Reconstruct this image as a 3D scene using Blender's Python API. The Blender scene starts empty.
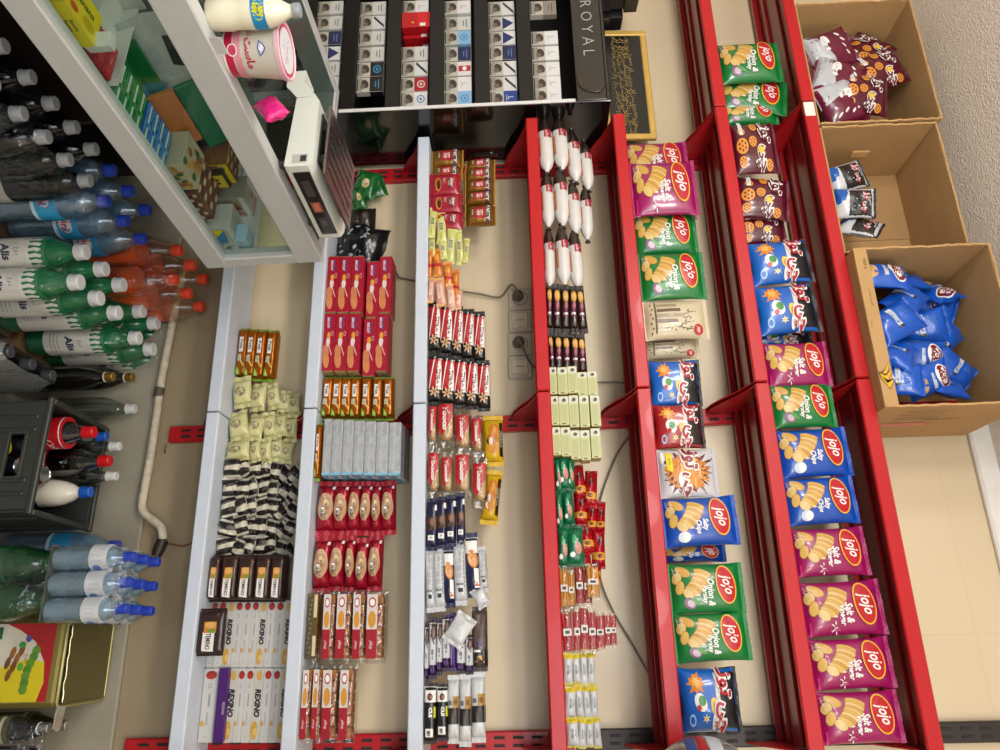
import bpy, bmesh, math, random
from mathutils import Vector, Matrix, Euler
random.seed(11)
PI = math.pi
sc = bpy.context.scene
COL = sc.collection

# ------------------------------------------------------------------ camera
F = 750.0
YAW, PITCH, ROLL = .346, -.031, -.035
CAM = Vector((0, -2.2, 1.5))            # eye height 1.5 m, 2.2 m in front of the wall (wall = plane y 0)
FWD = Vector((-math.sin(YAW)*math.cos(PITCH), math.cos(YAW)*math.cos(PITCH), math.sin(PITCH)))
_r = Vector((math.cos(YAW), math.sin(YAW), 0)); _u = _r.cross(FWD)
RGT = _r*math.cos(ROLL) + _u*math.sin(ROLL)
UPV = -_r*math.sin(ROLL) + _u*math.cos(ROLL)

def ray(px, py): return FWD*F + UPV*(px-500) + RGT*(py-375)
def hit(px, py, n, d):
    v = ray(px, py); return CAM + v*((d - n.dot(CAM))/n.dot(v))
def at(px, py, Y): return hit(px, py, Vector((0, 1, 0)), Y)       # point of the photo measured on the upright plane y = Y
def atz(px, py, Z): return hit(px, py, Vector((0, 0, 1)), Z)      # ... on a level plane z = Z

cd = bpy.data.cameras.new('camera'); cam = bpy.data.objects.new('camera', cd); COL.objects.link(cam)
cd.sensor_fit = 'HORIZONTAL'; cd.sensor_width = 36; cd.lens = F*36/1000; cd.clip_start = .02
cam.matrix_world = Matrix(((UPV.x, -RGT.x, -FWD.x, CAM.x), (UPV.y, -RGT.y, -FWD.y, CAM.y), (UPV.z, -RGT.z, -FWD.z, CAM.z), (0, 0, 0, 1)))
sc.camera = cam

# ------------------------------------------------------------------ materials
def lin(h):
    h = h.lstrip('#'); o = []
    for i in (0, 2, 4):
        c = int(h[i:i+2], 16)/255
        o.append(c/12.92 if c <= .04045 else ((c+.055)/1.055)**2.4)
    return tuple(o)+(1,)
_mats = {}
TONE = 1.0              # the printed goods' own reflectance against their nominal ink
def M(hexc, rough=.4, metal=0.0, var=.08, scale=30, bump=0.0, bscale=60, coat=0.0, spec=.5):
    key = (hexc, rough, metal, var, scale, bump, bscale, coat, spec, TONE)
    if key in _mats: return _mats[key]
    m = bpy.data.materials.new('paint_'+hexc.strip('#')); m.use_nodes = True
    nt = m.node_tree; b = nt.nodes['Principled BSDF']; N = nt.nodes.new; L = nt.links.new
    c = lin(hexc); c = tuple(x*TONE for x in c[:3])+(1,)
    tc = N('ShaderNodeTexCoord'); nz = N('ShaderNodeTexNoise'); nz.inputs['Scale'].default_value = scale; nz.inputs['Detail'].default_value = 4
    L(tc.outputs['Object'], nz.inputs['Vector'])
    mx = N('ShaderNodeMix'); mx.data_type = 'RGBA'
    mx.inputs['A'].default_value = tuple(max(0, x*(1-var)) for x in c[:3])+(1,)
    mx.inputs['B'].default_value = tuple(min(1, x*(1+var)) for x in c[:3])+(1,)
    L(nz.outputs['Fac'], mx.inputs['Factor']); L(mx.outputs['Result'], b.inputs['Base Color'])
    b.inputs['Roughness'].default_value = rough; b.inputs['Metallic'].default_value = metal
    b.inputs['Coat Weight'].default_value = coat; b.inputs['Specular IOR Level'].default_value = spec
    if bump:
        bn = N('ShaderNodeTexNoise'); bn.inputs['Scale'].default_value = bscale; bn.inputs['Detail'].default_value = 5
        L(tc.outputs['Object'], bn.inputs['Vector'])
        bp = N('ShaderNodeBump'); bp.inputs['Strength'].default_value = bump; bp.inputs['Distance'].default_value = .01
        L(bn.outputs['Fac'], bp.inputs['Height']); L(bp.outputs['Normal'], b.inputs['Normal'])
    _mats[key] = m; return m
def FILM(hexc='#ffffff', gloss=.10, rough=.08, bump=.0, bscale=40, edge=.45, haze=0, hcol=None):
    key = ('film', hexc, gloss, rough, bump, bscale, edge, haze, hcol)
    if key in _mats: return _mats[key]
    m = bpy.data.materials.new('film_'+hexc.strip('#')); m.use_nodes = True
    nt = m.node_tree; nt.nodes.clear(); N = nt.nodes.new; L = nt.links.new
    out = N('ShaderNodeOutputMaterial'); t = N('ShaderNodeBsdfTransparent'); t.inputs['Color'].default_value = lin(hexc)
    g = N('ShaderNodeBsdfGlossy'); g.inputs['Roughness'].default_value = rough; g.inputs['Color'].default_value = (.95, .97, 1, 1)
    lw = N('ShaderNodeLayerWeight'); lw.inputs['Blend'].default_value = .35
    mr = N('ShaderNodeMapRange'); mr.inputs['To Min'].default_value = gloss; mr.inputs['To Max'].default_value = min(.85, gloss+edge)
    L(lw.outputs['Facing'], mr.inputs['Value'])
    mx = N('ShaderNodeMixShader'); L(mr.outputs['Result'], mx.inputs['Fac']); src = t.outputs[0]
    if haze:
        df = N('ShaderNodeBsdfDiffuse'); df.inputs['Color'].default_value = lin(hcol or hexc); mh = N('ShaderNodeMixShader'); mh.inputs['Fac'].default_value = haze
        L(t.outputs[0], mh.inputs[1]); L(df.outputs[0], mh.inputs[2]); src = mh.outputs[0]
    L(src, mx.inputs[1]); L(g.outputs[0], mx.inputs[2]); L(mx.outputs[0], out.inputs['Surface'])
    if bump:
        tc = N('ShaderNodeTexCoord'); bn = N('ShaderNodeTexNoise'); bn.inputs['Scale'].default_value = bscale; bn.inputs['Detail'].default_value = 3
        L(tc.outputs['Object'], bn.inputs['Vector'])
        bp = N('ShaderNodeBump'); bp.inputs['Strength'].default_value = bump; bp.inputs['Distance'].default_value = .02
        L(bn.outputs['Fac'], bp.inputs['Height']); L(bp.outputs['Normal'], g.inputs['Normal']); L(bp.outputs['Normal'], lw.inputs['Normal'])
    _mats[key] = m; return m

WHITE = '#f0f0ee'; BLACK = '#16140f'
def ink(h): return M(h, .35, var=.05)

# ------------------------------------------------------------------ mesh builder
class MB:
    def __init__(s): s.v = []; s.f = []; s.m = []; s.mats = []
    def mi(s, mat):
        if mat not in s.mats: s.mats.append(mat)
        return s.mats.index(mat)
    def add(s, vs, fs, mat):
        b = len(s.v); s.v += [tuple(x) for x in vs]; k = s.mi(mat)
        for f in fs: s.f.append(tuple(b+i for i in f)); s.m.append(k)
        return s
    def box(s, x0, y0, z0, x1, y1, z1, mat, c=0.0, tf=None):
        if x0 > x1: x0, x1 = x1, x0
        if y0 > y1: y0, y1 = y1, y0
        if z0 > z1: z0, z1 = z1, z0
        if c <= 0:
            vs = [(x, y, z) for x in (x0, x1) for y in (y0, y1) for z in (z0, z1)]
            fs = [(0, 1, 3, 2), (4, 6, 7, 5), (0, 4, 5, 1), (2, 3, 7, 6), (0, 2, 6, 4), (1, 5, 7, 3)]
        else:
            c = min(c, (x1-x0)*.45, (y1-y0)*.45, (z1-z0)*.45); vs = []; idx = {}
            X, Y, Z = (x0, x1), (y0, y1), (z0, z1)
            sg = (1, -1)
            for i in (0, 1):
                for j in (0, 1):
                    for k in (0, 1):
                        for a in range(3):
                            p = [X[i]+sg[i]*c, Y[j]+sg[j]*c, Z[k]+sg[k]*c]
                            p[a] = (X[i], Y[j], Z[k])[a]
                            idx[i, j, k, a] = len(vs); vs.append(tuple(p))
            fs = []
            q = ((0, 0), (1, 0), (1, 1), (0, 1))
            for i in (0, 1):
                fs.append(tuple(idx[i, a, b, 0] for a, b in q)); fs.append(tuple(idx[a, i, b, 1] for a, b in q)); fs.append(tuple(idx[a, b, i, 2] for a, b in q))
            for a in (0, 1):
                for b in (0, 1):
                    fs.append((idx[a, b, 0, 0], idx[a, b, 1, 0], idx[a, b, 1, 1], idx[a, b, 0, 1]))
                    fs.append((idx[a, 0, b, 0], idx[a, 1, b, 0], idx[a, 1, b, 2], idx[a, 0, b, 2]))
                    fs.append((idx[0, a, b, 1], idx[1, a, b, 1], idx[1, a, b, 2], idx[0, a, b, 2]))
            for i in (0, 1):
                for j in (0, 1):
                    for k in (0, 1): fs.append((idx[i, j, k, 0], idx[i, j, k, 1], idx[i, j, k, 2]))
        if tf: vs = [tf(Vector(p)) for p in vs]
        return s.add(vs, fs, mat)
    def lathe(s, prof, mat, n=20, tf=None, sq=0.0):
        vs = []; fs = []
        for r, z in prof:
            for i in range(n):
                a = 2*PI*i/n; ca, sa = math.cos(a), math.sin(a)
                k = 1.0
                if sq: k = (abs(ca)**(2+sq)+abs(sa)**(2+sq))**(-1/(2+sq))
                vs.append((r*k*ca, r*k*sa, z))
        for j in range(len(prof)-1):
            for i in range(n): fs.append((j*n+i, j*n+(i+1) % n, (j+1)*n+(i+1) % n, (j+1)*n+i))
        if prof[0][0] > 1e-6: fs.append(tuple(range(n))[::-1])
        if prof[-1][0] > 1e-6: fs.append(tuple((len(prof)-1)*n+i for i in range(n)))
        if tf: vs = [tf(Vector(p)) for p in vs]
        return s.add(vs, fs, mat)
    def tube(s, pts, r, mat, n=8):
        pts = [Vector(p) for p in pts]; vs = []; fs = []
        rr = r if isinstance(r, (list, tuple)) else [r]*len(pts)
        for i, p in enumerate(pts):
            d = (pts[min(i+1, len(pts)-1)]-pts[max(i-1, 0)]).normalized()
            a = d.cross(Vector((0, 0, 1)) if abs(d.z) < .9 else Vector((1, 0, 0))).normalized(); b = d.cross(a)
            for k in range(n):
                t = 2*PI*k/n; vs.append(p+(a*math.cos(t)+b*math.sin(t))*rr[i])
        for i in range(len(pts)-1):
            for k in range(n): fs.append((i*n+k, i*n+(k+1) % n, (i+1)*n+(k+1) % n, (i+1)*n+k))
        fs += [tuple(range(n)), tuple((len(pts)-1)*n+k for k in range(n))]
        return s.add(vs, fs, mat)
    def prism(s, poly, a0, a1, mat, axis='x'):
        n = len(poly)
        mk = {'x': lambda p, a: (a, p[0], p[1]), 'y': lambda p, a: (p[0], a, p[1]), 'z': lambda p, a: (p[0], p[1], a)}[axis]
        vs = [mk(p, a0) for p in poly]+[mk(p, a1) for p in poly]
        fs = [(i, (i+1) % n, n+(i+1) % n, n+i) for i in range(n)]
        tri = bpy_tess(poly)
        fs += [tuple(t) for t in tri]+[tuple(n+i for i in t) for t in tri]
        return s.add(vs, fs, mat)
    def mesh(s, name, smooth=40):
        me = bpy.data.meshes.new(name)
        me.from_pydata(s.v, [], s.f)
        for m in s.mats: me.materials.append(m)
        me.polygons.foreach_set('material_index', s.m)
        bm = bmesh.new(); bm.from_mesh(me); bmesh.ops.remove_doubles(bm, verts=bm.verts, dist=1e-5)
        bmesh.ops.recalc_face_normals(bm, faces=bm.faces)
        if smooth:
            for f in bm.faces: f.smooth = True
            for e in bm.edges:
                if len(e.link_faces) == 2 and e.calc_face_angle(0) > math.radians(smooth): e.smooth = False
        bm.to_mesh(me); bm.free(); me.update()
        return me
    def obj(s, name, parent=None, smooth=40, link=True):
        o = bpy.data.objects.new(name, s.mesh(name, smooth))
        if link: COL.objects.link(o)
        if parent: o.parent = parent
        return o
def bpy_tess(poly):
    from mathutils.geometry import tessellate_polygon
    return tessellate_polygon([[Vector((p[0], p[1], 0)) for p in poly]])

def tag(o, label, cat, group=None, kind=None):
    if label: o['label'] = label
    if cat: o['category'] = cat
    if group: o['group'] = group
    if kind: o['kind'] = kind
    return o
def struct(o): o['kind'] = 'structure'; return o
def empty(name, loc=(0, 0, 0), rz=0, parent=None, link=True):
    o = bpy.data.objects.new(name, None); o.location = loc; o.rotation_euler = (0, 0, rz); o.empty_display_size = .05
    if link: COL.objects.link(o)
    if parent: o.parent = parent
    return o
def dup(p, loc, rot=(0, 0, 0), scale=(1, 1, 1), label=None, cat=None, group=None, parent=None, name=None):
    def rec(src, par):
        c = src.copy(); COL.objects.link(c); c.parent = par
        for ch in src.children: rec(ch, c)
        return c
    r = rec(p, parent); r.location = loc; r.rotation_euler = rot; r.scale = scale
    if name: r.name = name
    return tag(r, label, cat, group)
PROTOS = []
def proto(name, root):
    PROTOS.append(root); return root

# ------------------------------------------------------------------ lettering (shaped by hand for the right-to-left words)
AR = {'ا': 'ﺍﺎ', 'ب': 'ﺏﺐﺑﺒ', 'پ': 'ﭖﭗﭘﭙ', 'ت': 'ﺕﺖﺗﺘ', 'چ': 'ﭺﭻﭼﭽ', 'ح': 'ﺡﺢﺣﺤ', 'خ': 'ﺥﺦﺧﺨ', 'د': 'ﺩﺪ', 'ر': 'ﺭﺮ', 'ز': 'ﺯﺰ', 'ژ': 'ﮊﮋ', 'س': 'ﺱﺲﺳﺴ',
      'ش': 'ﺵﺶﺷﺸ', 'ع': 'ﻉﻊﻋﻌ', 'ف': 'ﻑﻒﻓﻔ', 'ق': 'ﻕﻖﻗﻘ', 'ک': 'ﮎﮏﮐﮑ', 'گ': 'ﮒﮓﮔﮕ', 'ل': 'ﻝﻞﻟﻠ', 'م': 'ﻡﻢﻣﻤ', 'ن': 'ﻥﻦﻧﻨ', 'و': 'ﻭﻮ', 'ه': 'ﻩﻪﻫﻬ', 'ی': 'ﯼﯽﯾﯿ'}
def shape(word):
    out = []
    for i, ch in enumerate(word):
        if ch not in AR: out.append(ch); continue
        f = AR[ch]
        pj = i > 0 and word[i-1] in AR and len(AR[word[i-1]]) == 4
        nj = i+1 < len(word) and word[i+1] in AR and len(f) == 4
        out.append(f[3] if pj and nj else f[2] if nj else f[1] if pj else f[0])
    return ''.join(out[::-1])
_txt = {}
def glyphs(body, bold=0.0, shear=0.0):
    if any(ch in AR for ch in body): body = shape(body)
    key = (body, bold, shear)
    if key in _txt: return _txt[key]
    c = bpy.data.curves.new('lettering', 'FONT'); c.body = body; c.resolution_u = 2; c.offset = bold; c.shear = shear; c.align_x = 'CENTER'
    c.space_line = .85
    o = bpy.data.objects.new('lettering', c); COL.objects.link(o)
    dg = bpy.context.evaluated_depsgraph_get(); dg.update()
    ev = o.evaluated_get(dg); me = ev.to_mesh()
    vs = [(v.co.x, v.co.y) for v in me.vertices]; fs = [tuple(p.vertices) for p in me.polygons]
    ev.to_mesh_clear(); bpy.data.objects.remove(o); bpy.data.curves.remove(c)
    x0, x1 = min(v[0] for v in vs), max(v[0] for v in vs); y0, y1 = min(v[1] for v in vs), max(v[1] for v in vs)
    h = y1-y0; vs = [((x-(x0+x1)/2)/h, (y-(y0+y1)/2)/h) for x, y in vs]
    _txt[key] = (vs, fs, (x1-x0)/h); return _txt[key]

class Print:
    """Printed artwork laid on a surface: S(a, b, lift) maps metres across and up to a point of that surface."""
    def __init__(s, S, hw, hh, step=.00006, base=.0006, dens=1): s.S = S; s.hw = hw; s.hh = hh; s.k = 1; s.step = step; s.base = base; s.mb = MB(); s.dens = dens
    def _put(s, pts, fs, mat):
        o = s.base+s.k*s.step; s.k += 1
        s.mb.add([s.S(a, b, o) for a, b in pts], fs, mat); return s
    def ell(s, cx, cy, rx, ry, mat, rot=0, n=18, rings=2, x2=0):
        cx *= s.hw; cy *= s.hh; rx *= s.hw; ry *= s.hh; c, d = math.cos(rot), math.sin(rot)
        pts = [(cx, cy)]; fs = []
        for j in range(1, rings+1):
            for i in range(n):
                a = 2*PI*i/n; x, y = rx*math.cos(a)*j/rings, ry*math.sin(a)*j/rings
                pts.append((cx+x*c-y*d, cy+x*d+y*c))
        for i in range(n): fs.append((0, 1+i, 1+(i+1) % n))
        for j in range(1, rings):
            for i in range(n): a = 1+(j-1)*n; fs.append((a+i, a+n+i, a+n+(i+1) % n, a+(i+1) % n))
        return s._put(pts, fs, mat)
    def rect(s, x0, y0, x1, y1, mat, nx=8, ny=6, skew=0):
        nx = max(nx, math.ceil(abs(x1-x0)*s.dens)); ny = max(ny, math.ceil(abs(y1-y0)*s.dens))
        pts = [((x0+(x1-x0)*i/nx+skew*j/ny)*s.hw, (y0+(y1-y0)*j/ny)*s.hh) for j in range(ny+1) for i in range(nx+1)]
        fs = [(j*(nx+1)+i, j*(nx+1)+i+1, (j+1)*(nx+1)+i+1, (j+1)*(nx+1)+i) for j in range(ny) for i in range(nx)]
        return s._put(pts, fs, mat)
    def poly(s, pts, mat, rings=2):
        if s.dens > 2:
            q = []
            for i, a in enumerate(pts):
                b = pts[(i+1) % len(pts)]; m = max(1, math.ceil(max(abs(a[0]-b[0]), abs(a[1]-b[1]))*s.dens*.8))
                q += [(a[0]+(b[0]-a[0])*j/m, a[1]+(b[1]-a[1])*j/m) for j in range(m)]
            pts = q; rings = max(rings, 4)
        pts = [(x*s.hw, y*s.hh) for x, y in pts]; n = len(pts)
        cx = sum(p[0] for p in pts)/n; cy = sum(p[1] for p in pts)/n
        P = [(cx, cy)]+[(cx+(x-cx)*j/rings, cy+(y-cy)*j/rings) for j in range(1, rings+1) for x, y in pts]
        fs = [(0, 1+i, 1+(i+1) % n) for i in range(n)]
        for j in range(1, rings):
            a = 1+(j-1)*n
            for i in range(n): fs.append((a+i, a+n+i, a+n+(i+1) % n, a+(i+1) % n))
        return s._put(P, fs, mat)
    def star(s, cx, cy, r0, r1, n, mat, rot=0, jit=0):
        pts = []
        for i in range(2*n):
            r = (r1 if i % 2 else r0)*(1+random.uniform(-jit, jit)); a = rot+PI*i/n
            pts.append((cx+r*math.cos(a), cy+r*math.sin(a)*s.hw/s.hh))
        return s.poly(pts, mat)
    def text(s, body, cx, cy, h, mat, rot=0, maxw=None, bold=.0, shear=0, outline=None, ow=.04):
        """h: the lettering's height as a share of the half height; maxw: of the half width"""
        for bd, mm in (((bold+ow, outline),) if outline else ())+((bold, mat),):
            vs, fs, asp = glyphs(body, bd, shear)
            k = h*s.hh
            if maxw and asp*k > maxw*s.hw: k = maxw*s.hw/asp
            c, d = math.cos(rot), math.sin(rot)
            s._put([(cx*s.hw+(x*c-y*d)*k, cy*s.hh+(x*d+y*c)*k) for x, y in vs], fs, mm)
        return s
    def done(s, name, parent): return s.mb.obj(name, parent, smooth=0, link=False)
# ------------------------------------------------------------------ the setting
def wall_mat():
    m = M('#cfbd9e', .38, var=.07, scale=3, bump=.03, bscale=25).copy(); m.name = 'cream_wall_panel'
    nt = m.node_tree; N = nt.nodes.new; L = nt.links.new; b = nt.nodes['Principled BSDF']
    tc = next(n for n in nt.nodes if n.type == 'TEX_COORD')
    mp = N('ShaderNodeMapping'); mp.inputs['Rotation'].default_value = (PI/2, 0, 0); L(tc.outputs['Object'], mp.inputs['Vector'])
    br = N('ShaderNodeTexBrick'); br.offset = 0; br.inputs['Scale'].default_value = 1; br.inputs['Brick Width'].default_value = .6; br.inputs['Row Height'].default_value = .45
    br.inputs['Mortar Size'].default_value = .002; br.inputs['Color1'].default_value = (1, 1, 1, 1); br.inputs['Color2'].default_value = (.985, .985, .98, 1); br.inputs['Mortar'].default_value = (.95, .93, .90, 1)
    L(mp.outputs[0], br.inputs['Vector'])
    old = b.inputs['Base Color'].links[0].from_socket
    mx = N('ShaderNodeMix'); mx.data_type = 'RGBA'; mx.blend_type = 'MULTIPLY'; mx.inputs['Factor'].default_value = 1
    L(old, mx.inputs['A']); L(br.outputs['Color'], mx.inputs['B']); L(mx.outputs['Result'], b.inputs['Base Color'])
    return m
WALLM = wall_mat()
b = MB(); b.box(-2.9, 0, 0, 1.7, .12, 2.95, WALLM); struct(b.obj('wall_back', smooth=0))
b = MB(); b.box(-3.0, -4.2, 0, -2.9, .12, 2.95, M('#c9bda6', .5)); struct(b.obj('wall_left', smooth=0))
b = MB(); b.box(1.7, -4.2, 0, 1.8, .12, 2.95, M('#c9bda6', .5)); struct(b.obj('wall_right', smooth=0))
FLOORM = M('#7d7a74', .35, var=.45, scale=260)
b = MB(); b.box(-3, -4.2, -.1, 1.8, .12, 0, FLOORM); struct(b.obj('floor', smooth=0))
PLAST = M('#e6dccf', .95, var=.1, scale=60, bump=.55, bscale=150, spec=.1)
b = MB(); b.box(-3, -4.2, 2.862, 1.8, .12, 2.97, PLAST); struct(b.obj('ceiling', smooth=0))
b = MB(); b.box(-2.9, -.022, 2.80, 1.7, .0, 2.862, M('#d8d6d0', .5), c=.006); struct(b.obj('trim_1', smooth=0))
MARB = M('#969080', .25, var=.18, scale=9)
b = MB(); b.box(-2.9, -.004, .362, 1.7, 0, .606, M('#96866c', .2, var=.08, scale=4), c=.001); struct(b.obj('trim_2', smooth=0))  # tile band below the shelves, its colour darkened to stand in for shade
b = MB(); b.box(-2.9, -.018, 0, 1.7, 0, .362, MARB, c=.004); struct(b.obj('baseboard_back', smooth=0))

# ------------------------------------------------------------------ wall posts and shelves
RED = M('#a8141b', .36, var=.10, scale=14, coat=.06, spec=.35)
REDD = M('#8d1118', .34, var=.12, scale=14, coat=.2)
WHT = M('#bbc3cf', .35, var=.04, scale=20)
BLKM = M('#2b2320', .5, var=.2)
SLOT = M('#1a1210', .7)
SZ = [.63, .91, 1.224, 1.571, 1.84, 2.153, 2.417]
SD = [.188, .190, .203, .272, .272, .284, .289]
BAY = [(-2.45, -1.5475), (-1.5435, -.6475), (-.6435, .2535)]
def post(x0, z0, z1, mat, label):
    m = MB().box(x0, -.024, z0, x0+.05, -.0005, z1, mat, c=.003); z = z0+.04
    while z < z1-.05:
        for dx in (.012, .031): m.box(x0+dx, -.0262, z, x0+dx+.007, -.0232, z+.028, SLOT)
        z += .05
    return tag(m.obj('slotted_upright', smooth=0), label, 'shelf post')
post(-1.556, .44, 2.79, RED, 'red slotted wall post beside the black cigarette cabinet')
post(-.655, .41, 2.79, RED, 'red slotted wall post at the seam in the middle of the shelves')
post(.213, .40, 1.60, RED, "red slotted wall post along the photo's bottom edge under the red shelves")
pt = post(.213, 1.604, 2.79, BLKM, "dark slotted wall post along the photo's bottom edge beside the chip shelves")
MB().lathe([(.0, .0), (.009, 0), (.010, .004), (.006, .007), (0, .007)], M('#c9c4b8', .25, 1.0), 14, tf=lambda p: Vector((.246+p.x, -.024-p.z, 1.905+p.y))).obj('screw', pt)

def bracket(x, z, D, parent, mat):
    pr = [(-D+.004, z-.006), (-D+.004, z-.034), (-D*.86, z-.040), (-D*.62, z-.062), (-D*.42, z-.088), (-D*.26, z-.104), (-.028, z-.112), (-.028, z-.006)]
    b = MB(); b.prism(pr, x-.0018, x+.0018, mat, 'x'); b.obj('bracket', parent, smooth=0)
ROWN = ['lowest white shelf', 'second white shelf', 'third white shelf', 'lowest red shelf', 'second red shelf', 'third red shelf', 'outermost red shelf']
BAYN = ["in the part of the rack at the photo's top", "in the middle part of the rack", "in the rack part at the photo's bottom"]
for bi, (x0, x1) in enumerate(BAY):
    for i in range(7):
        if bi == 0 and i < 5: continue
        z, D = SZ[i], SD[i]; w = i < 3
        bm_, lm_, km_ = (WHT, WHT, REDD) if w else (REDD, RED, RED)
        o = MB().box(x0, -D+.012, z-.016, x1, -.026, z, bm_, c=.002).obj('shelf', smooth=0)
        MB().box(x0, -D, z-.036, x1, -D+.013, z+.001, lm_, c=.003).obj('front_lip', o, smooth=0)
        u = MB()
        for yy in (-D*.72, -D*.38): u.box(x0+.01, yy, z-.024, x1-.01, yy+.02, z-.0155, bm_, c=.002)
        u.box(x0+.004, -.045, z-.034, x1-.004, -.027, z-.0155, bm_, c=.002)
        u.obj('underside_rib', o, smooth=0)
        bracket(x0+.004, z, D, o, km_); bracket(x1-.004, z, D, o, km_)
        tag(o, f'{ROWN[i]} {BAYN[bi]}', 'shelf', 'rack shelves')
        if bi == 1 and i == 6:
            st = MB().box(x0+.005, -D-.0012, z-.034, x0+.055, -D+.0002, z-.004, M('#d8d2c6', .6)).obj('price_sticker', o, smooth=0)

# ------------------------------------------------------------------ sockets, cords, pipe
PLM = M('#b9ab98', .45); PLD = M('#4a4038', .5)
def plate(py, kind, label):
    c = at(520, py, 0)
    o = MB().box(c.x-.038, -.011, c.z-.038, c.x+.038, 0-.0005, c.z+.038, PLM, c=.004).obj('wall_socket' if kind == 's' else 'wall_switch', smooth=0)
    if kind == 's':
        MB().lathe([(.0, .0), (.021, .0), (.023, .002), (.0245, .002), (.0245, -.002)], PLD, 20, tf=lambda p: Vector((c.x+p.x, -.0115-p.z, c.z+p.y))).obj('socket_well', o)
        MB().box(c.x-.03, -.013, c.z-.03, c.x+.03, -.0105, c.z+.03, PLM, c=.001).obj('face_plate', o, smooth=0)
    else:
        MB().box(c.x-.026, -.016, c.z-.026, c.x+.026, -.010, c.z+.026, M('#c3b6a2', .4), c=.003).obj('rocker', o, smooth=0)
        MB().box(c.x-.001, -.0168, c.z-.014, c.x+.001, -.0158, c.z+.014, PLD).obj('marker_line', o, smooth=0)
    return tag(o, label, o.name.split('_')[1].split('.')[0])
plate(300, 's', "wall socket with a plug and cord leading up the photo, nearest the photo's top".replace('nearest', 'first from'))
plate(322, 'w', 'square wall switch between the two plugged wall sockets')
plate(345, 's', 'wall socket between the two switches, cord running down the photo')
plate(368, 'w', 'square wall switch last in the row, next to the red lip')
CORD = M('#6f6354', .5)
def cord(pts, label, r=.0035, ends=None):
    o = MB().tube(pts, r, CORD, 8).obj('power_cord')
    if ends:
        p = Vector(ends); MB().lathe([(0, 0), (.017, 0), (.019, .006), (.016, .022), (.007, .034), (0, .036)], M('#5a5046', .5), 14, tf=lambda q: Vector((p.x+q.x, p.y-q.z, p.z+q.y))).obj('plug', o)
    tag(o, label, 'cord')
def smoothpts(p, n=6):
    p = [Vector(q) for q in p]; out = []
    for i in range(len(p)-1):
        a, b, c, d = p[max(i-1, 0)], p[i], p[i+1], p[min(i+2, len(p)-1)]
        for k in range(n):
            t = k/n; out.append(.5*((2*b)+(c-a)*t+(2*a-5*b+4*c-d)*t*t+(3*b-a-3*c+d)*t**3))
    return out+[p[-1]]
Y1 = -.016
s1 = at(518, 299, 0); s3 = at(519, 345, 0)
cord(smoothpts([(s1.x, -.05, s1.z), (s1.x-.03, -.045, s1.z-.02)]+[at(x, y, Y1) for x, y in ((500, 297), (480, 294), (460, 291), (440, 286), (405, 279), (398, 276), (392, 262))]), 'grey power cord plugged in beside the row of switches and sagging behind the wafers', ends=(s1.x, -.014, s1.z))
cord(smoothpts([(s3.x, -.05, s3.z), (s3.x+.02, -.045, s3.z+.01)]+[at(x, y, Y1) for x, y in ((530, 362), (541, 372), (560, 378), (590, 382), (632, 384), (640, 400), (634, 428), (617, 455), (603, 490), (597, 520), (596, 555), (602, 585), (615, 615), (630, 640), (648, 672), (662, 695))]), 'thin dark power cord hanging in a long curve over the cream wall', r=.003, ends=(s3.x, -.014, s3.z))

PIPE = M('#b8ad98', .6, var=.5, scale=45, bump=.4)
pp = [(-1.2, -.034, .392)]+[tuple(at(x, y, -.034)) for x, y in ((163, 371), (156, 420), (149, 465), (142, 503), (145, 514), (153, 520), (161, 528), (163, 540))]
o = MB().tube(smoothpts(pp, 5), .0125, PIPE, 12).obj('water_pipe')
e1 = at(163, 540, -.034); e2 = at(156, 556, -.034)
MB().tube([e1, e1*.5+e2*.5, e2], [.016, .017, .014], M('#3a342c', .45, .6, var=.3), 12).obj('valve', o)
MB().tube([at(160, 388, -.034), at(158, 397, -.034)], .015, M('#4d453a', .6, var=.4), 12).obj('pipe_joint', o)
tag(o, 'old painted water pipe with chipped paint running along the wall ledge', 'pipe')
o = MB().tube(smoothpts([at(160, 547, -.03), at(170, 544, -.02), at(182, 546, -.03), at(192, 543, -.03)]), .002, M('#7a1c18', .5), 6).obj('loose_wire'); tag(o, 'short red wire end sticking out above the pipe valve', 'wire')
q = at(166, 450, 0); tag(MB().tube(smoothpts([(q.x-.012, -.001, q.z), (q.x-.006, -.018, q.z+.006), (q.x+.006, -.018, q.z+.006), (q.x+.012, -.001, q.z)]), .002, M('#6d5f4d', .5, .6), 6).obj('wall_hook'), 'tiny metal hook on the wall above the chipped pipe', 'hook')

# ------------------------------------------------------------------ light of the shop: two ceiling lamps
def lamp(x, y, z, power, label, col=(1, .95, .88)):
    e = empty('hanging_lamp', (x, y, z))
    MB().lathe([(0, .0), (.05, .0), (.06, .02), (.02, .06), (.0, .06)], M('#d8d8d8', .4), 20).obj('lamp_cap', e)
    MB().tube([(0, 0, .06), (0, 0, 2.862-z)], .004, M('#3a3a3a', .5), 8).obj('lamp_cord', e)
    for dx in (-.3, .3):
        d = bpy.data.lights.new('lamp_light', 'POINT'); d.shadow_soft_size = .14; d.energy = power/2; d.color = col
        l = bpy.data.objects.new('lamp_light', d); COL.objects.link(l); l.parent = e; l.location = (dx, 0, -.1)
    tag(e, label, 'lamp')
lamp(1.1, -2.1, 2.3, 42, 'hanging lamp in front of the chip shelves, out of the picture', (1, .97, .92))
lamp(-1.35, -2.0, 2.35, 74, 'hanging lamp above the glass counter, out of the picture', (1, .97, .93))
lamp(-.5, -3.2, 2.3, 62, 'hanging lamp at the shop entrance, out of the picture', (1, .97, .93))
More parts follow.
